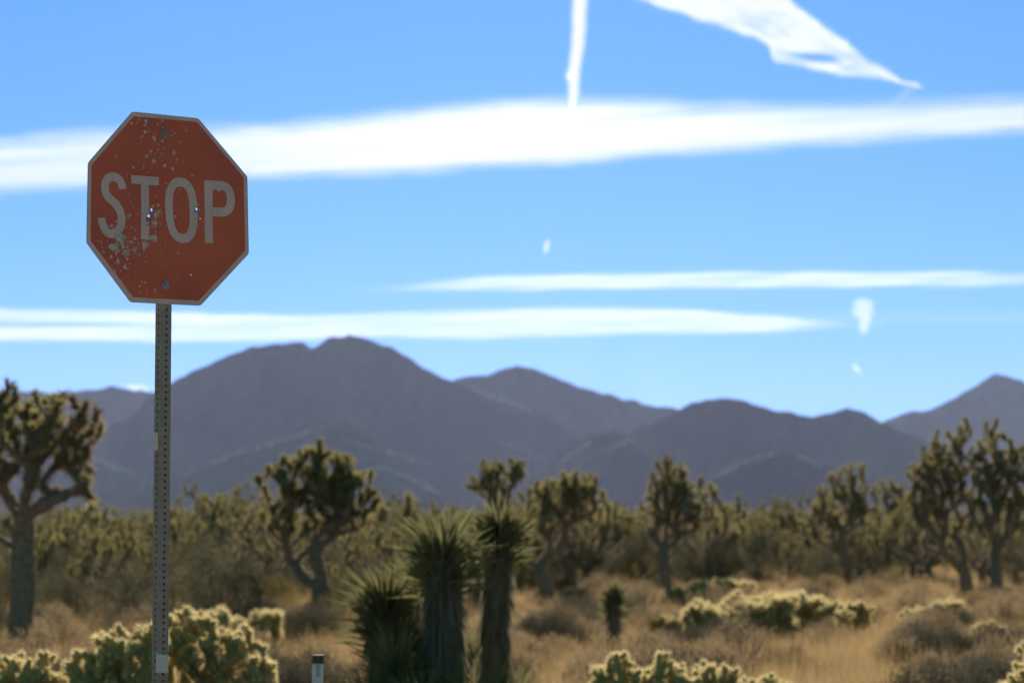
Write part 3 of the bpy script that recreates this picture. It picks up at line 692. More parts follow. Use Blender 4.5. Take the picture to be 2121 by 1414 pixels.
# ------------------------------------------------------------------ flexible roadside marker
D_ = 15.0; p0 = at(658.5, 1355, D_); gx = gz(p0.x, D_)
mk = empty('road_marker_post', (p0.x - .012, D_, gx), .10)
tag(mk, 'white plastic road marker post with black top band and grey reflector', 'marker post')
H_ = p0.z - gx
def marker_shell(z0, z1, out=0.0, m=None, name='post', w=.033):
    b = MB(); xs = np.linspace(-w, w, 9); th = .004
    prof = [(x, -.010*(1 - (x/w)**2)*1.0 - out) for x in xs] + [(x, -.010*(1 - (x/w)**2) + th) for x in xs[::-1]]
    v = [(x + .03*z/H_*.45, y, z) for z in (z0, z1) for x, y in prof]; n = len(prof)
    f4 = [(i, (i+1) % n, n + (i+1) % n, n + i) for i in range(n)]
    b.add(v, None, f4); k = 9
    b.add(v, None, [(n + i, n + i + 1, n + 2*k - 2 - i, n + 2*k - 1 - i) for i in range(k-1)] + [(i, 2*k - 1 - i, 2*k - 2 - i, i + 1) for i in range(k-1)])
    return b.build(name, m, mk)
marker_shell(-.1, H_ - .052, 0, M['delin_white'], 'post_blade')
marker_shell(H_ - .052, H_ - .004, .0005, M['delin_black'], 'black_band'); marker_shell(H_ - .004, H_, .0006, M['delin_white'], 'top_edge')
marker_shell(H_ - .125, H_ - .056, .002, M['delin_reflect'], 'reflector', .022)

#VEG

# ------------------------------------------------------------------ branching plants
def grow(trunk, tips, r_tip, expo=.42, rise=.25, seg=4, rmax=None, first=0.4, spread=1.0):
    """join every tip to the nearest fitting limb below it; limb radius follows the number of tips it carries"""
    P = [np.array(p, float) for p in trunk]; par = list(range(-1, len(P)-1)); n0 = max(1, int(len(P)*first))
    tips = [np.array(t, float) for t in tips]; top = P[-1]
    order = sorted(range(len(tips)), key=lambda i: np.linalg.norm(tips[i] - top))
    tipn = [None]*len(tips)
    for i in order:
        t = tips[i]; best = None; bc = 1e9
        for k in range(n0, len(P)):
            q = P[k]; d = np.linalg.norm(t - q)
            if d < 1e-3: continue
            up = (t[2] - q[2])/d
            c = d*(1 + 2.2*max(0, rise - up)) + (0 if k < len(trunk) else .06*d)
            if c < bc: bc = c; best = k
        q = P[best]; h = np.linalg.norm(t - q)
        pd = q - P[par[best]] if par[best] >= 0 else np.array([0, 0, 1.0]); pd = pd/max(np.linalg.norm(pd), 1e-6)
        out = t - q; out[2] = 0
        c1 = q + out*.36 + pd*h*.12 + np.array([0, 0, h*.16]); c2 = t - np.array([0, 0, h*.34])*spread
        k = best; ns = max(2, min(7, int(h/ (r_tip*6)) + 2)) if seg is None else seg
        for j in range(1, ns + 1):
            s = j/ns; x = q*(1-s)**3 + 3*c1*s*(1-s)**2 + 3*c2*s*s*(1-s) + t*s**3
            if j < ns: x = x + rs.normal(size=3)*h*.018
            P.append(x); par.append(k); k = len(P) - 1
        tipn[i] = k
    cnt = np.zeros(len(P))
    for k in tipn:
        while k >= 0: cnt[k] += 1; k = par[k]
    R = r_tip*np.maximum(cnt, 1)**expo
    if rmax: R = np.minimum(R, rmax)
    return np.array(P), par, R, tipn

def limbs(b, P, par, R, k=7, rough=.25, m=0):
    ch = {}
    for i, p in enumerate(par): ch.setdefault(p, []).append(i)
    def run(start, prev):
        chain = [prev, start] if prev >= 0 else [start]
        while True:
            c = ch.get(chain[-1], [])
            if not c: break
            c = sorted(c, key=lambda i: -R[i])
            for o in c[1:]: stack.append((o, chain[-1]))
            chain.append(c[0])
        if len(chain) > 1:
            rr = R[chain].copy()
            if prev >= 0: rr[0] = min(R[prev], R[chain[1]]*1.15)
            b.tube(P[chain], rr, k, m, rough)
    stack = [(ch[-1][0], -1)]
    while stack:
        s, p = stack.pop(); run(s, p)

def rosette_dirs(d, n, lo=-.45):
    """leaf directions: a ball of leaves round the branch end, open at the back"""
    q = sph(n); d = d/np.linalg.norm(d); c = q @ d
    q = np.where((c < lo)[:, None], q - 2*c[:, None]*d, q)
    return q

def joshua(name, label, base, tips, trunk, r0, head=.24, nleaf=110, group=None, dead=.0, brown=(), shag=1.0, cat='joshua tree', kexp=.54, droop=(), extra=0):
    """tips, trunk: points relative to base"""
    root = empty(name, base); tag(root, label, cat, group)
    head *= .86; tips = list(tips); n_in = len(tips); top = np.array(trunk[-1], float)
    for e_ in range(extra):                # more branch ends inside and behind the outline
        a_, b_ = np.array(rnd.choice(tips[:n_in])), np.array(rnd.choice(tips[:n_in])); u_ = rnd.uniform(.2, .8)
        q_ = a_*u_ + b_*(1 - u_); q_ += np.array([rnd.uniform(-.15, .15), rnd.uniform(-.7, .7), rnd.uniform(-.15, .12)])
        if q_[2] > top[2]*1.02 and min(np.linalg.norm(q_ - np.array(t_)) for t_ in tips) > head*.62: tips.append(tuple(q_))
    tips = np.array(tips, float)
    P, par, R, tipn = grow(trunk, tips, .038, kexp, .74, None, None, .22)
    sc_ = r0/R[0]; R = np.maximum(R*sc_, .017); nT = len(trunk)
    R[0] *= 1.18
    b = MB(); limbs(b, P, par, R, 8, .22)
    # coat of old dead leaves lying back along the limbs
    pts = []; dr = []
    for i in range(1, len(P)):
        if R[i] > .13 * 1.0 and i < nT: continue
        q = P[par[i]]; a = P[i] - q; h = np.linalg.norm(a)
        if h < 1e-4: continue
        a /= h; n = int(h*110*shag)
        s = rs.rand(n, 1); ctr = q + (P[i]-q)*s; rd = np.cross(a, rs.normal(size=(n, 3))); rd /= np.linalg.norm(rd, axis=1)[:, None]
        pts.append(ctr + rd*R[i]*.9); dr.append(rd*.55 - a*.75 + rs.normal(size=(n, 3))*.2)
    trunk_o = b.build('trunk', M['joshua_bark'], root, True)
    if pts:
        pts = np.concatenate(pts); dr = np.concatenate(dr); b = MB()
        b.blades(pts, dr, rs.uniform(.08, .17, len(pts)), .014, .1); b.build('dead_leaves', M['dead_leaf'], root)
    b = MB(); bb = MB()
    for j, k in enumerate(tipn):
        t = P[k]; d = t - P[par[k]]; d /= max(np.linalg.norm(d), 1e-6)
        d = d + rs.normal(size=3)*.15; d /= np.linalg.norm(d)
        hd = head*rnd.uniform(.8, 1.15); n = int(nleaf*.8*rnd.uniform(.85, 1.2))
        s = rs.rand(n, 1)**.7
        p = t - d*hd*1.05*(1 - s); dirs = rosette_dirs(d, n, -.35)
        dirs = dirs*(1) + d*(s*1.1 - .15)
        tgt = bb if j in brown else b
        if j in droop: dirs = dirs*.6 + np.array([0, 0, -1.0]); tgt = bb
        tgt.blades(p, dirs, hd*rs.uniform(.7, 1.1, n)*(.6 + .4*s[:, 0]), .024, .10)
    if b.n: b.build('crown', M['joshua_leaf'], root)
    if bb.n: tag(bb.build('crown', M['brown_leaf'], root), 'brown dead leaf clumps')
    return root

def traced_joshua(name, label, bx_, by_, D, tips_px, trunk_px, r0, depth=.5, **kw):
    g0 = at(bx_, by_, D); base = Vector((g0.x, D, gz(g0.x, D) - .05))
    cen = np.mean([p[0] for p in tips_px]); wid = max(abs(p[0] - cen) for p in tips_px) + 1
    tips = []
    for p in tips_px:
        sp = math.sqrt(max(0, 1 - ((p[0]-cen)/wid)**2))*wid/F*D*depth
        dy = rnd.uniform(-1, 1)*sp
        q = at(p[0], p[1], D + dy) - base; tips.append(tuple(q))
    trunk = [(0, 0, 0)] + [tuple(at(x, y, D) - base) for x, y in trunk_px]
    kw.setdefault('extra', int(len(tips)*6))
    return joshua(name, label, base, tips, trunk, r0, **kw)

def tipcloud(H, Wd, n, low=.38, flat=.8):
    """branch ends over and inside an uneven rounded crown"""
    out = []
    while len(out) < n:
        a = rnd.random()*2*math.pi; s = rnd.random()**.5; z = low + (1 - low)*(1 - s**2*.75)*rnd.uniform(.62, 1)
        p = (math.cos(a)*Wd/2*s, math.sin(a)*Wd/2*s*flat, H*z)
        if all((p[0]-q[0])**2 + (p[1]-q[1])**2 + (p[2]-q[2])**2 > .045 for q in out) or rnd.random() < .02: out.append(p)
    return out

# the big trees that the photograph shows one by one
T1 = [(18,800),(30,830),(58,840),(94,834),(130,820),(152,827),(179,838),(200,853),(209,885),(193,892),(179,920),(184,973),(179,998),(161,950),(108,915),(63,975),(22,865),(54,1020),(58,883),(120,850),(150,870),(138,900),(90,890),(5,905),(140,925),(166,905),(120,945),
      (-20,820),(-60,850),(-100,900),(-40,930),(-90,980),(-130,950),(-30,990),(-70,1030),(110,868),(75,905),(35,925),(165,862),(186,1030)]
traced_joshua('joshua_tree', 'tall thick trunked joshua tree with shaggy brown drooping heads at the left edge', 42, 1340, 38.5, T1,
              [(44,1290),(46,1220),(47,1150),(48,1100),(50,1075)], .18, .55, head=.24, nleaf=90, brown=(0,1,4,5,6,7,9,20,24,31), droop=(15,11,10,19,26), shag=1.3, extra=90)
T2 = [(662,916),(636,934),(594,953),(557,972),(534,990),(549,1013),(711,946),(723,961),(768,980),(742,994),(783,1036),(749,1028),(651,963),(606,1001),(643,1000),(689,953),(666,987),(696,994),(572,1046),(678,1030),(720,1010),(620,965),(700,1030),(640,1040),(600,1050),(735,1060),(628,1095),(590,1125),(560,1090),(700,1090),(675,1070),(755,1075)]
traced_joshua('joshua_tree', 'rounded green headed joshua tree standing right of the post, forked low down', 668, 1290, 47.8, T2,
              [(668,1260),(666,1228),(663,1205)], .17, .8, head=.20, nleaf=120, shag=.8)
T3 = [(1233,991),(1193,980),(1248,1020),(1161,1002),(1135,1005),(1113,1002),(1178,990),(1215,994),(1153,1035),(1201,1031),(1233,1045),(1124,1038),(1182,1020),(1095,1053),(1204,1070),(1100,1090),(1140,1075),(1235,1085),(1170,1080),(1085,1110)]
traced_joshua('joshua_tree', 'leaning fan crowned joshua tree between the yucca clump and the small lone yucca', 1137, 1250, 61, T3,
              [(1134,1228),(1131,1205)], .17, .8, head=.22, nleaf=90)
T3b = [(1008,962),(1023,958),(1084,960),(1073,977),(1066,998),(1040,1000),(1001,985),(979,1006),(1050,1030),(1015,1030),(1030,985)]
traced_joshua('joshua_tree', 'sparse joshua tree with thin upright arms rising behind the tallest yucca', 1052, 1235, 57, T3b,
              [(1050,1190),(1045,1140),(1042,1090)], .13, .8, head=.17, nleaf=90)
T4 = [(1379,949),(1353,984),(1390,964),(1368,975),(1411,986),(1433,1006),(1462,1025),(1357,1028),(1353,1057),(1324,1083),(1357,1082),(1379,1010),(1397,1020),(1422,1028),(1451,1054),(1484,1076),(1386,1054),(1419,1065),(1440,1080),(1400,1090)]
traced_joshua('joshua_tree', 'slender joshua tree with a brown tipped peak right of the small lone yucca', 1386, 1254, 60, T4,
              [(1382,1225),(1376,1180),(1373,1145)], .14, .8, head=.19, nleaf=90, brown=(0,1,2))
T7 = [(1760,960),(1792,962),(1743,979),(1719,988),(1695,1018),(1683,1052),(1674,1084),(1727,1011),(1768,995),(1796,1011),(1808,1020),(1752,1023),(1784,1043),(1711,1045),(1735,1068),(1700,1075),(1760,1070),(1790,1080),(1815,1055),(1690,1100),(1725,1100)]
traced_joshua('joshua_tree', 'broad domed joshua tree left of the largest tree on the right', 1760, 1207, 86, T7,
              [(1758,1185),(1757,1165)], .19, .8, head=.26, nleaf=80)
T8 = [(1845,996),(1825,999),(1861,1011),(1877,1036),(1898,1044),(1906,1068),(1853,1032),(1833,1036),(1817,1068),(1865,1068),(1840,1060),(1885,1090),(1820,1100),(1905,1100)]
traced_joshua('joshua_tree', 'smaller dark joshua tree squeezed between the domed tree and the largest one', 1838, 1195, 96, T8,
              [(1838,1170),(1840,1145)], .15, .8, head=.28, nleaf=80)
T9a = [(1999,870),(1942,894),(1963,898),(1987,886),(2011,894),(1910,946),(1890,963),(1881,981),(1890,1007),(1910,1019),(1890,1044),(1922,963),(1946,922),(1979,922),(1965,940),(1935,985),(1990,950),(1955,975),(1925,1045),(1950,1010),(1990,990),(1975,1040),(1900,1085),(1940,1070),(2005,1020),(1915,1110),(1960,1095),(1990,1075),(2012,1050),(2020,975),(1895,1065),(1950,1120)]
traced_joshua('joshua_tree', 'largest wide spreading joshua tree near the right edge, leaning left', 2003, 1215, 70, T9a,
              [(2000,1190),(1996,1165),(1994,1140)], .18, .7, head=.21, nleaf=95)
T9b = [(2064,870),(2044,878),(2076,898),(2105,938),(2085,935),(2028,918),(2044,959),(2068,975),(2100,963),(2024,984),(2117,984),(2060,920),(2090,1000),(2050,1010),(2130,1010),(2150,960),(2035,1000),(2015,1060),(2052,1085),(2030,1090),(2098,1075),(2070,1010),(2030,950),(2175,1010),(2140,1050),(2185,1080),(2110,1040),(2075,1045),(2040,1050),(2160,1100),(2090,1090),(2130,930)]
traced_joshua('joshua_tree', 'tall straight trunked joshua tree at the far right, crown cut by the frame', 2066, 1232, 67.5, T9b,
              [(2063,1190),(2060,1150),(2061,1125)], .17, .7, head=.21, nleaf=95)
T5 = [(1277,1055),(1262,1061),(1299,1064),(1290,1070),(1313,1072),(1255,1083),(1280,1085),(1305,1095),(1268,1105),(1320,1110)]
traced_joshua('joshua_tree', 'short slim joshua tree just above the small lone yucca', 1287, 1213, 80, T5, [(1287,1185),(1286,1165)], .12, .8, head=.22, nleaf=70)

# joshua tree kinds for the wood behind
kinds = []
for kx, (H, Wd, n, hd, r0) in enumerate([(3.6, 2.9, 46, .24, .13), (3.0, 2.4, 30, .26, .11), (4.2, 3.6, 56, .24, .16), (2.5, 1.5, 14, .26, .09), (3.3, 3.4, 50, .24, .13)]):
    tr = [(0, 0, 0), (rnd.uniform(-.08, .08), 0, H*.09), (rnd.uniform(-.15, .15), rnd.uniform(-.1, .1), H*.18), (rnd.uniform(-.2, .2), rnd.uniform(-.1, .1), H*.30)]
    kinds.append(dict(H=H, tips=tipcloud(H - .2, Wd, n, .30), tr=tr, r0=r0, hd=hd, proto=None))
def place_kind(k, px, D, s, rz, label, group=None):
    q = kinds[k]; p = at(px, 1100, D); loc = (p.x, D, gz(p.x, D) - .05)
    if q['proto'] is None:
        q['proto'] = joshua('joshua_tree', label, loc, q['tips'], q['tr'], q['r0'], q['hd'], 95, group); q['proto'].rotation_euler = (0, 0, rz); q['proto'].scale = (s,)*3
    else:
        c = copy_thing(q['proto'], loc, rz, s, label, None)
        if group: c['group'] = group
        elif 'group' in c: del c['group']
def top_to_s(k, top, D): return (EYE + (HOR - top)/F*D - gz(0, D) + .05)/kinds[k]['H']*1.19
named = [(2, 404, 1018, 70, 'joshua tree with bushy top close to the right side of the signpost'),
         (2, 497, 1018, 74, 'joshua tree midway from the signpost to the round headed tree'),
         (3, 826, 1026, 72, 'thin joshua tree with few heads left of the spiky yucca clump'),
         (1, 172, 1050, 62, 'small joshua tree with a bent arm right of the thick left trunk'),
         (0, 229, 1062, 66, 'small joshua tree left of the signpost, behind the cholla'),
         (4, 1560, 1062, 92, 'low wide joshua tree in the gap right of the slender peaked tree'),
         (3, 1636, 1102, 98, 'stubby lone joshua tree left of the broad domed tree'),
         (1, 1448, 1000, 83, 'joshua tree half hidden behind the slender peaked tree'),
         (0, 560, 1050, 82, 'joshua tree close behind the left side of the round headed tree'),
         (1, 1100, 1022, 74, 'joshua tree close behind the leaning fan crowned one, left side'), (0, 1172, 1002, 78, 'joshua tree close behind the leaning fan crowned one, in its middle'),
         (1, 1222, 1015, 75, 'joshua tree close behind the leaning fan crowned one, right side'), (0, 1335, 1075, 78, 'low joshua tree touching the left side of the slender peaked tree'),
         (3, 1505, 1078, 84, 'small joshua tree at the left edge of the low wide one'), (1, 1725, 1090, 92, 'low joshua tree filling the base of the broad domed tree'),
         (0, 1905, 1060, 88, 'joshua tree in the gap left of the largest one'), (1, 2035, 1040, 80, 'joshua tree seen between the two largest right hand trees'),
         (0, 110, 1120, 60, 'low bushy joshua tree touching the right side of the thick left trunk'), (1, 60, 1110, 70, 'low joshua tree right behind the thick left trunk'),
         (2, 455, 1035, 84, 'wide joshua tree behind the two trees right of the signpost'), (1, 745, 1075, 80, 'low joshua tree at the right foot of the round headed tree'),
         (0, 285, 1078, 70, 'low joshua tree touching the left side of the signpost'),
         (1, 905, 1075, 84, 'low joshua tree seen between the spiky yucca heads'),
         (0, 2122, 1095, 88, 'low joshua tree behind the far right trunk')]
for i, (k, px, top, D, lab) in enumerate(named):
    place_kind(k, px, D, top_to_s(k, top, D), rnd.uniform(0, 6.28), lab)
n = 0
for i in range(210):
    D = rnd.uniform(84, 170) if i % 4 else rnd.uniform(76, 95); px = (i*53 % 210 + rnd.random())/210*2700 - 290; k = rnd.choice([0, 1, 1, 3, 4, 0, 2])
    top = rnd.uniform(1078, 1112) if rnd.random() < .35 else rnd.uniform(1036, 1080)
    place_kind(k, px, D, max(.5, min(1.3, top_to_s(k, top, D))), rnd.uniform(0, 6.28), 'far joshua tree in the dim wood behind the field', 'joshua trees of the far wood')

# ------------------------------------------------------------------ scrub bushes
def bush_meshes(name, H, Wd, n, leafL, leafW, mat, ntw=26, up=.55, per=26, shell=.55):
    tips = []
    for i in range(n):
        a = rnd.random()*2*math.pi; s = rnd.random()**.5; top = math.sqrt(max(0, 1 - (s*.93)**2.4))*rnd.uniform(.7, 1.08)
        z = H*(top if rnd.random() < shell else top*rnd.uniform(.15, 1)); tips.append((math.cos(a)*Wd/2*s*rnd.uniform(.85, 1.1), math.sin(a)*Wd/2*s*.9, z))
    tips = np.array(tips)
    L = MB(); k = per; ctr = np.repeat(tips, k, 0) + rs.normal(size=(n*k, 3))*np.array([.07, .07, .09])*Wd*.6
    ctr[:, 2] = np.maximum(ctr[:, 2], .02); d = rs.normal(size=(n*k, 3)); d[:, 2] = np.abs(d[:, 2]) + up
    L.tris(ctr, d/np.linalg.norm(d, axis=1)[:, None], rs.uniform(.6, 1.3, n*k)*leafL, leafW)
    S = MB()
    for t in tips[rs.permutation(n)[:ntw]]:
        b0 = np.array([rnd.uniform(-.05, .05), rnd.uniform(-.05, .05), -.03]); m_ = (b0 + t)/2 + np.array([t[0]*.12, t[1]*.12, -t[2]*.06])
        S.tube([b0, m_, t], [.014, .009, .003], 4)
    return L.mesh('foliage'), S.mesh('stems'), mat
def make_bush(kind, label, loc, rz=0, s=(1, 1, 1), group=None, name='desert_shrub', cat='shrub'):
    L, S, mat = kind; root = empty(name, loc, rz); root.scale = s; tag(root, label, cat, group)
    link('foliage', L, root, [mat]); link('stems', S, root, [M['twig']]); return root
BK = [bush_meshes('g1', 1.0, 1.5, 130, .06, .014, M['scrub_leaf']), bush_meshes('g2', 1.25, 1.3, 120, .07, .015, M['scrub_leaf']), bush_meshes('g3', .8, 1.7, 130, .06, .014, M['scrub_leaf'])]
YK = [bush_meshes('y1', .9, 1.5, 120, .06, .016, M['yellow_leaf'])]
DK = [bush_meshes('d1', .55, 1.0, 110, .06, .008, M['dry_shrub'], 30, .9), bush_meshes('d2', .45, .8, 90, .06, .008, M['dry_shrub'], 30, .9), bush_meshes('d3', .6, 1.3, 260, .06, .010, M['grey_shrub'], 26, .6)]
def ploc(px, D, dz=-.02): p = at(px, 1100, D); return (p.x, D, gz(p.x, D) + dz)
bush_named = [
 (BK[1], 130, 1240, 1.4, 'dark green bush filling the gap right of the thick left trunk'), (BK[0], 215, 1215, 1.3, 'dark bush behind the left cholla, left of the post'),
 (BK[1], 285, 1250, 1.25, 'darkest upright bush hugging the left side of the post'), (BK[0], 440, 1235, 1.3, 'dark bush behind the cholla right of the post'),
 (BK[2], 545, 1240, 1.25, 'low dark bush left of the round headed tree trunk'), (YK[0], 575, 1262, .75, 'yellow green bush at the foot of the round headed tree, left side'),
 (YK[0], 718, 1265, .8, 'yellow green bush at the foot of the round headed tree, right side'), (BK[2], 700, 1300, .85, 'dull green bush below the round headed tree'),
 (YK[0], 1092, 1228, .95, 'bright yellow bush right of the tallest yucca trunk'), (YK[0], 1850, 1215, .8, 'yellow bush between the domed tree and the largest right hand tree'),
 (BK[0], 1500, 1212, 1.3, 'dark round bush under the gap right of the peaked tree'), (BK[1], 1570, 1205, 1.35, 'dark bush left of the stubby lone tree'),
 (YK[0], 1660, 1192, 1.0, 'yellowish bush left of the domed tree trunk'), (BK[2], 1800, 1215, 1.0, 'low dark bush right of the domed tree trunk'),
 (BK[1], 1700, 1215, 1.0, 'dark bush left of the domed tree trunk'), (BK[0], 1230, 1220, 1.2, 'dark bush left of the short slim tree'),
 (YK[0], 1330, 1215, 1.0, 'olive yellow bush between the short slim tree and the peaked tree'), (BK[2], 1185, 1330, .8, 'low grey green bush on the grass right of the yucca clump'),
 (BK[0], 20, 1235, 1.3, 'dark bush behind the thick left trunk at the frame edge'), (BK[1], 2110, 1215, 1.1, 'dark bush behind the far right trunk'),
]
def Dof(by): return EYE*F/(by - HOR)
for kd, px, by, s, lab in bush_named:
    D = Dof(by); make_bush(kd, lab, ploc(px, D), rnd.uniform(0, 6.28), (s, s, s*rnd.uniform(.9, 1.1)))
for i in range(210):
    D = rnd.uniform(72, 150); px = (i*67 % 210 + rnd.random())/210*2900 - 390
    if D < 95 and 1560 < px < 2121: D += 40
    s = rnd.uniform(1.1, 1.9)
    kd = YK[0] if rnd.random() < .14 else rnd.choice(BK)
    yl = kd is YK[0]
    make_bush(kd, 'yellowish bush in the dim wood behind the field' if yl else 'dark green bush in the dim wood behind the field', ploc(px, D), rnd.uniform(0, 6.28), (s, s, s),
              'yellow bushes of the far wood' if yl else 'dark bushes of the far wood')
for i in range(22):                        # the left side is thick with brush
    D = rnd.uniform(42, 68); px = rnd.uniform(-260, 760); s = rnd.uniform(.8, 1.35)
    if 600 < px < 740 and D < 52: D += 14
    make_bush(rnd.choice(BK[:2]), 'dark bush in the thick brush at the left of the field', ploc(px, D), rnd.uniform(0, 6.28), (s, s, s), 'dark bushes of the left hand brush')
for i in range(20):
    D = rnd.uniform(50, 74); px = -220 + (i*7 % 20 + rnd.random())/20*1320; k = rnd.choice([0, 1, 4, 2])
    place_kind(k, px, D, top_to_s(k, rnd.uniform(1050, 1120), D), rnd.uniform(0, 6.28), 'joshua tree crowded into the left hand brush', 'joshua trees of the left hand brush')
# dry shrubs scattered through the field
dry_named = [(DK[2], 1950, 1500, .88, 'wide dark grey shrub at the bottom right of the field'), (DK[2], 2060, 1470, .80, 'dark twiggy shrub right of the wide grey shrub at the bottom right'),
             (DK[2], 1130, 1340, .9, 'greyish shrub on the grass right of the yucca trunks'), (DK[2], 640, 1330, .9, 'dark low shrub below the round headed tree trunk')]
for kd, px, by, s, lab in dry_named:
    make_bush(kd, lab, ploc(px, Dof(by)), rnd.uniform(0, 6), (s, s, s), None, 'dry_shrub')
for i in range(240):
    D = 24 + 52*rnd.random()**1.3; px = rnd.uniform(-250, 2370)
    s = rnd.uniform(.6, 1.15); g = rnd.random() < .22
    if g: make_bush(DK[2], 'grey twiggy shrub low in the tawny grass', ploc(px, D), rnd.uniform(0, 6), (s*.9, s*.9, s*.8), 'grey shrubs in the grass', 'dry_shrub')
    else: make_bush(rnd.choice(DK[:2]), 'reddish brown dry shrub low in the tawny grass', ploc(px, D), rnd.uniform(0, 6), (s, s, s), 'brown shrubs in the grass', 'dry_shrub')

# ------------------------------------------------------------------ cholla: knobby stems in a halo of pale spines
def cholla_parts(tips, r=.027, spine=.038, ns=420, base_r=.12, jl=.14, seg=None):
    """stems joined from short swollen joints; returns (core mesh, spine mesh)"""
    C_ = MB(); S_ = MB(); tips = np.array(tips, float)
    cen = tips[:, :2].mean(0)
    P, par, R, tipn = grow([(cen[0]*.6, cen[1]*.6, -.05), (cen[0]*.6, cen[1]*.6, .06), (cen[0]*.6, cen[1]*.6, .14)], tips, .010, .35, .62, None, None, .3, 1.2)
    limbs(C_, P, par, np.clip(R, .012, .03), 5, .2)
    sp = []; sd = []; sl = []
    zmax = tips[:, 2].max()
    for k in tipn:
        # walk down from the tip laying swollen joints along the limb
        path = [P[k]]; j = k; L = 0
        while par[j] >= 0 and L < jl*4.2:
            j = par[j]; L += np.linalg.norm(path[-1] - P[j]); path.append(P[j])
        path = np.array(path[::-1]); dl = np.r_[0, np.cumsum(np.linalg.norm(np.diff(path, axis=0), axis=1))]
        tot = dl[-1]; nj = max(1, int(tot/jl))
        for q in range(nj):
            a = tot - q*jl*.92; s0 = max(0, a - jl)
            u = np.linspace(s0, a, 6); pts = np.stack([np.interp(u, dl, path[:, c]) for c in range(3)], 1)
            rr = r*np.array([.55, .95, 1.08, 1.02, .85, .45])*rnd.uniform(.85, 1.12)
            C_.tube(pts, rr, 6, 0, .3)
            ax = pts[-1] - pts[0]; ax /= max(np.linalg.norm(ax), 1e-6)
            n = int(ns*(1 if q == 0 else .6)); s = rs.rand(n); ctr = np.stack([np.interp(s, np.linspace(0, 1, 6), pts[:, c]) for c in range(3)], 1)
            rd = np.cross(ax, rs.normal(size=(n, 3))); rd /= np.linalg.norm(rd, axis=1)[:, None]
            cap = smooth(.75, 1, s)[:, None]; d = rd*(1 - cap*.75) + ax*(cap + .15) + rs.normal(size=(n, 3))*.28
            d /= np.linalg.norm(d, axis=1)[:, None]
            sp.append(ctr + rd*np.interp(s, np.linspace(0, 1, 6), rr)[:, None]*.85); sd.append(d)
        for q in range(rnd.choice([1, 2, 3])):          # small knobs budding beside each branch end
            a = rnd.random()*6.28; o = path[-1]*(1) + np.array([math.cos(a)*r*1.1, math.sin(a)*r*1.1, -rnd.uniform(.02, .12)])
            ax = np.array([math.cos(a)*.7, math.sin(a)*.7, .8]); ax /= np.linalg.norm(ax); ln = rnd.uniform(.04, .07)
            pts = o + ax*np.linspace(0, ln, 4)[:, None]; C_.tube(pts, r*np.array([.5, .8, .8, .45]), 6, 0, .2)
            n = ns//3; d = sph(n) + ax*.6; d /= np.linalg.norm(d, axis=1)[:, None]; sp.append(o + ax*ln*rs.rand(n, 1) + d*r*.6); sd.append(d)
    sp = np.concatenate(sp); sd = np.concatenate(sd)
    S_.tris(sp, sd, spine*rs.uniform(.7, 1.25, len(sp)), .0040)
    return C_.mesh('stems', True), S_.mesh('spines')
def cholla(label, loc, parts, rz=0, s=1.0, group=None, cat='cactus'):
    r = empty('cholla_cactus', loc, rz); r.scale = (s,)*3; tag(r, label, cat, group)
    link('stems', parts[0], r, [M['cholla_core']]); link('spines', parts[1], r, [M['cholla_spine']]); return r
def dome_tips(prof, D, depth, base, nn, cx_=None):
    """tips under a skyline given as bearings (px, py)"""
    xs = [p[0] for p in prof]; ys = [p[1] for p in prof]; out = []; tries = 0
    while len(out) < nn and tries < 6000:
        tries += 1
        px = rnd.uniform(xs[0], xs[-1]); dy = rnd.uniform(-1, 1)*depth
        e = math.sqrt(max(0, 1 - (dy/depth)**2*.75))
        p = at(px, np.interp(px, xs, ys) + 8, D + dy); h = (p.z - base[2])*(e**.8)*rnd.uniform(.82, 1.0)
        if rnd.random() < .45: h *= rnd.uniform(.45, .95)
        q = (p.x - base[0], D + dy - base[1], max(h, .12))
        if all((q[0]-o[0])**2 + (q[1]-o[1])**2 + (q[2]-o[2])**2 > .0064 for o in out): out.append(q)
    return out
def near_cholla(label, prof, D, depth, nn, **k):
    cx_ = (prof[0][0] + prof[-1][0])/2; base = ploc(cx_, D)
    return cholla(label, base, cholla_parts(dome_tips(prof, D, depth, base, nn), **k))
near_cholla('big glowing cholla right behind the signpost, right of the post', [(300,1320),(335,1290),(352,1262),(372,1272),(395,1238),(412,1244),(432,1262),(455,1300),(472,1284),(500,1272),(525,1286),(532,1318),(552,1332),(560,1370),(568,1430)], 21, .5, 162)
near_cholla('cholla with rim lit knobs just left of the signpost', [(148,1352),(165,1335),(190,1312),(210,1288),(235,1278),(256,1290),(272,1276),(298,1288),(318,1270),(335,1270)], 20.2, .42, 128)
near_cholla('low cholla in the bottom left corner of the picture', [(-60,1400),(-20,1370),(5,1352),(20,1344),(48,1326),(66,1336),(88,1328),(100,1350),(118,1385),(150,1400),(175,1385)], 20.6, .4, 101)
near_cholla('cholla bush at the bottom centre right, taller left half with a row of upright knobs', [(1195,1402),(1225,1390),(1248,1362),(1262,1336),(1285,1342),(1312,1345),(1332,1372),(1352,1366),(1368,1334),(1384,1340),(1398,1366),(1440,1362),(1452,1350),(1470,1356),(1488,1368),(1506,1362),(1520,1392)], 21.5, .45, 141)
near_cholla('low cholla at the bottom edge, right of the row of upright knobs', [(1500,1420),(1525,1392),(1560,1388),(1590,1382),(1612,1388),(1640,1410)], 21.8, .35, 40)
near_cholla('cholla at the bottom right corner cut by the frame', [(2068,1402),(2085,1385),(2100,1350),(2118,1322),(2150,1300),(2200,1330)], 21, .35, 45)
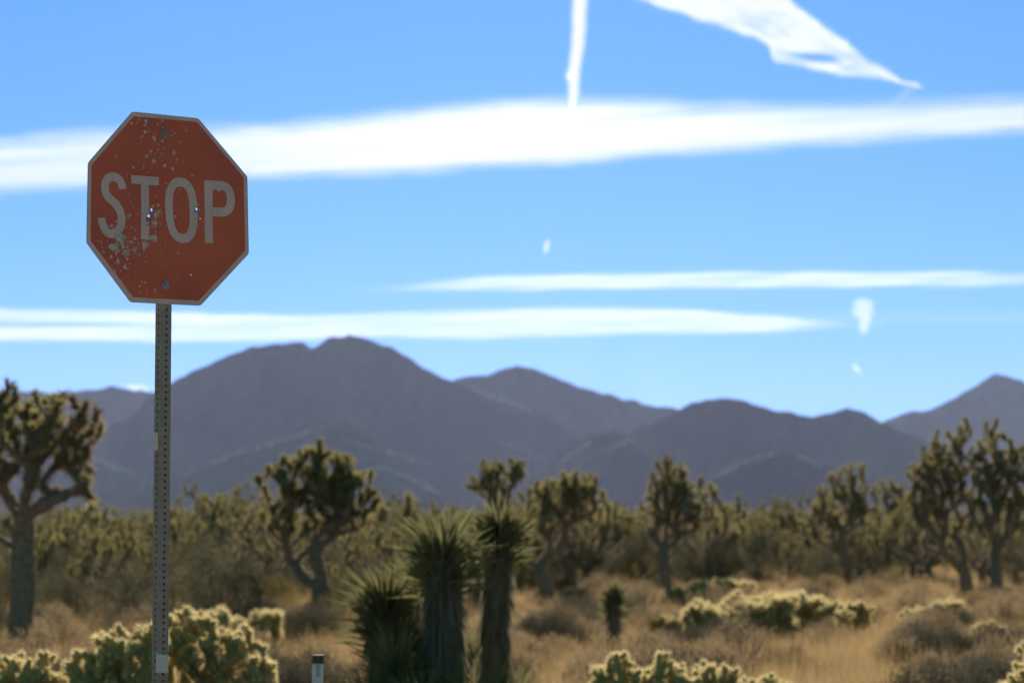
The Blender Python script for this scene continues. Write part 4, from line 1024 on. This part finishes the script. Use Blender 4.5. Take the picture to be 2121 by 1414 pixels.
def mid_kind(Wd, H, nn, cols):
    tips = []
    for c in range(cols):
        a = rnd.random()*6.28; s = rnd.random()**.5; cx0, cy0 = math.cos(a)*Wd/2*s, math.sin(a)*Wd/2*s*.7; h = H*rnd.uniform(.7, 1)*(1 - .35*s)
        for j in range(nn): aa = rnd.random()*6.28; tips.append((cx0 + .19*math.cos(aa)*rnd.random()**.5, cy0 + .19*math.sin(aa)*rnd.random()**.5, h*(1 - rnd.random()**1.6*.7)))
    return cholla_parts(tips, .026, .062, 420, jl=.15)
MK = [mid_kind(1.05, .85, 12, 7), mid_kind(.4, .95, 16, 3), mid_kind(1.3, .7, 10, 8)]
for kk, px, top, by, lab in [
 (1, 1447, 1212, 1330, 'first upright cholla column left in the sunlit mid field row'), (0, 1512, 1222, 1325, 'cholla clump second from the left in the mid field row'),
 (0, 1570, 1203, 1322, 'tallest cholla clump in the middle of the mid field row'), (2, 1628, 1206, 1315, 'cholla clump at the right end of the crowded mid field row'),
 (1, 1766, 1218, 1300, 'lone round headed cholla right of the mid field row'), (2, 1718, 1248, 1305, 'low cholla touching the lone round headed one on its left'),
 (0, 1955, 1222, 1310, 'cholla clump below the largest tree on the right'), (2, 1912, 1248, 1312, 'low cholla left of the clump below the largest tree'),
 (1, 2045, 1258, 1345, 'small cholla at the right beyond the clump below the largest tree'), (0, 512, 1238, 1340, 'pale cholla behind the big one, right of its top'),
 (1, 430, 1222, 1350, 'pale cholla peeping over the big one near the post'), (2, 1400, 1262, 1325, 'low pale cholla left of the first upright column'),
 (2, 1490, 1185, 1262, 'small far cholla behind the mid field row'), (1, 1395, 1198, 1265, 'tiny far cholla beside the foot of the peaked tree')]:
    D = Dof(by); loc = ploc(px, D); h = EYE - (top - HOR)/F*D - loc[2]; cholla(lab, loc, MK[kk], rnd.uniform(0, 6), h/[.85, .95, .7][kk]*1.12)

# ------------------------------------------------------------------ yuccas
def yucca(label, px, D, ztop, r0, r1, L, nleaf, lean=(0, 0), young=False, skirt=1.0):
    if D < 25: zt = EYE + (ztop - EYE)*1.15; D *= 1.15; ztop = zt; r0 *= 1.15; r1 *= 1.15; L *= 1.15
    base = ploc(px, D, -.05); root = empty('yucca', base); tag(root, label, 'yucca')
    H = ztop - base[2]; b = MB(); k = 9; u = np.linspace(0, 1, k)
    pts = np.stack([lean[0]*u**1.5, lean[1]*u**1.5, H*u], 1); rr = r0 + (r1 - r0)*u; rr[0] *= 1.1
    b.tube(pts, rr, 12, 0, .14); b.build('trunk', M['joshua_bark'], root, True)
    # thatch of dead leaves hanging down the trunk
    n = int(700*H*skirt*r0/.15)
    if n:
        s = rs.rand(n)*.97; a = rs.rand(n)*6.283; c = np.stack([np.interp(s, u, pts[:, j]) for j in range(3)], 1); R_ = np.interp(s, u, rr)
        rd = np.stack([np.cos(a), np.sin(a), 0*a], 1)
        d = rd*rs.uniform(.02, .35, (n, 1)) + np.array([0, 0, -1.0]) + rs.normal(size=(n, 3))*.06
        b = MB(); b.blades(c + rd*R_[:, None]*.95, d, rs.uniform(.18, .42, n), .016, .0); b.build('dead_leaves', M['thatch'], root)
    top = pts[-1]; d = sph(nleaf, -.25); d[:, 2] += .25; d /= np.linalg.norm(d, axis=1)[:, None]
    s = rs.rand(nleaf, 1)
    p = top + np.array([0, 0, 1.0])*(s - .8)*L*(.55 if young else (1.6 if D > 28 else 1.0)) + d*np.array([1, 1, .3])*r1*.6
    b = MB(); b.blades(p, d, L*rs.uniform(.75, 1.1, nleaf), .024 if not young else .018, .06); b.build('leaves', M['yucca_leaf'], root)
    return root
def ztop(py, D): return EYE - (py - HOR)/F*D
yucca('tall yucca with starburst crown and thick shaggy trunk, left of the two tallest', 917, 20.0, ztop(1160, 20), .165, .11, .44, 480)
yucca('tall yucca with narrow trunk, right of the starburst one', 1020, 21.0, ztop(1115, 21), .10, .08, .36, 420, (.06, 0))
yucca('lower yucca at the left of the clump with leaves down to its base', 808, 20.5, ztop(1262, 20.5), .14, .11, .40, 620, (-.05, 0))
yucca('yucca half hidden between the low left one and the starburst one', 858, 21.4, ztop(1235, 21.4), .12, .10, .38, 560)
yucca('young green yucca at the foot of the starburst one, on its right', 978, 19.4, ztop(1452, 19.4), .05, .05, .44, 110, young=True, skirt=0)
yucca('young green yucca at the right foot of the narrow trunked one', 1048, 19.8, ztop(1440, 19.8), .05, .05, .42, 130, young=True, skirt=0)
yucca('young green yucca at the left foot of the clump', 762, 19.6, ztop(1455, 19.6), .05, .05, .40, 110, young=True, skirt=0)
yucca('young green yucca between the low left yucca and the starburst trunk', 872, 19.3, ztop(1460, 19.3), .05, .05, .42, 110, young=True, skirt=0)
yucca('small green yucca filling the gap under the low left head', 815, 19.9, ztop(1395, 19.9), .06, .06, .42, 260, skirt=.3)
yucca('small green yucca against the starburst trunk, at its left foot', 868, 20.6, ztop(1350, 20.6), .07, .07, .42, 300, skirt=.3)
yucca('small green yucca behind the gap between the two tallest trunks', 975, 22.6, ztop(1375, 22.6), .06, .06, .40, 200, skirt=.3)
yucca('small lone yucca on a thin stem standing in the open grass', 1271, 36.0, ztop(1236, 36), .085, .07, .26, 300, skirt=.6)

# ------------------------------------------------------------------ dry grass, nobody could count it
def grass(n, y0, y1, name='dry_grass', hmul=1.0, dens_pow=1.0):
    ty = rs.rand(n); Y_ = y0*(y1/y0)**(ty**dens_pow); Xh = 3 + Y_*.26
    X_ = (rs.rand(n)*2 - 1)*Xh
    keep = fbm(X_/2.2, Y_/2.6, 77, 3) + rs.rand(n)*.35 > .48
    X_, Y_ = X_[keep], Y_[keep]; m = len(X_); per = 22
    c = np.stack([X_, Y_, ground_z(X_, Y_)], 1); hh = rs.uniform(.16, .42, m)*hmul*(.6 + .9*fbm(X_/3.5, Y_/3.5, 91, 3))
    c = np.repeat(c, per, 0); hh = np.repeat(hh, per)*rs.uniform(.6, 1.15, m*per)
    sc2 = rs.normal(size=(m*per, 2)); c[:, :2] += sc2*.05; d = np.stack([sc2[:, 0]*.30, sc2[:, 1]*.30, np.ones(m*per)], 1) + rs.normal(size=(m*per, 3))*.12
    b = MB(); b.tris(c, d/np.linalg.norm(d, axis=1)[:, None], hh, np.clip(.0026 + .00009*c[:, 1], .003, .02))
    return b.build(name, M['grass'])
tag(grass(15000, 21, 60), 'tawny dry grass covering the open field', kind='stuff')
tag(grass(9000, 55, 150, 'dry_grass', 1.1), 'tawny dry grass further back under the trees', kind='stuff')
tag(grass(1100, 9.2, 22, 'dry_grass', 1.0), 'dry grass round the foot of the signpost', kind='stuff')
def far_scrub(n):
    Y_ = 170*(3600/170)**rs.rand(n); X_ = (rs.rand(n)*2 - 1)*(20 + Y_*.27); m = n; per = 26
    sz = rs.uniform(.5, 1.3, m)*np.clip(Y_/500, 1, 3); c = np.repeat(np.stack([X_, Y_, ground_z(X_, Y_)], 1), per, 0); z = np.repeat(sz, per)
    o = rs.normal(size=(m*per, 3))*.45; o[:, 2] = np.abs(o[:, 2]); c = c + o*z[:, None]
    d = rs.normal(size=(m*per, 3)); d[:, 2] = np.abs(d[:, 2]) + .3
    b = MB(); b.tris(c, d/np.linalg.norm(d, axis=1)[:, None], z*.55, z*.3); return b.build('far_scrub', M['far_scrub'])
tag(far_scrub(16000), 'dark scrub covering the plain up to the mountains', kind='stuff')

# ------------------------------------------------------------------ desert air: far hills fade to blue
def haze_box():
    m = bpy.data.materials.new('desert_air'); m.use_nodes = True; N = m.node_tree.nodes; L = m.node_tree.links; N.clear()
    o = N.new('ShaderNodeOutputMaterial'); p = N.new('ShaderNodeVolumePrincipled')
    p.inputs['Color'].default_value = (.52, .62, 1, 1); p.inputs['Density'].default_value = HAZE; p.inputs['Anisotropy'].default_value = .35
    L.new(p.outputs[0], o.inputs['Volume'])
    b = MB(); b.box((-13500, -90, -3), (13500, 12500, 700)); tag(b.build('haze', m), 'pale desert haze', kind='stuff')
HAZE = 2.3e-5
haze_box()
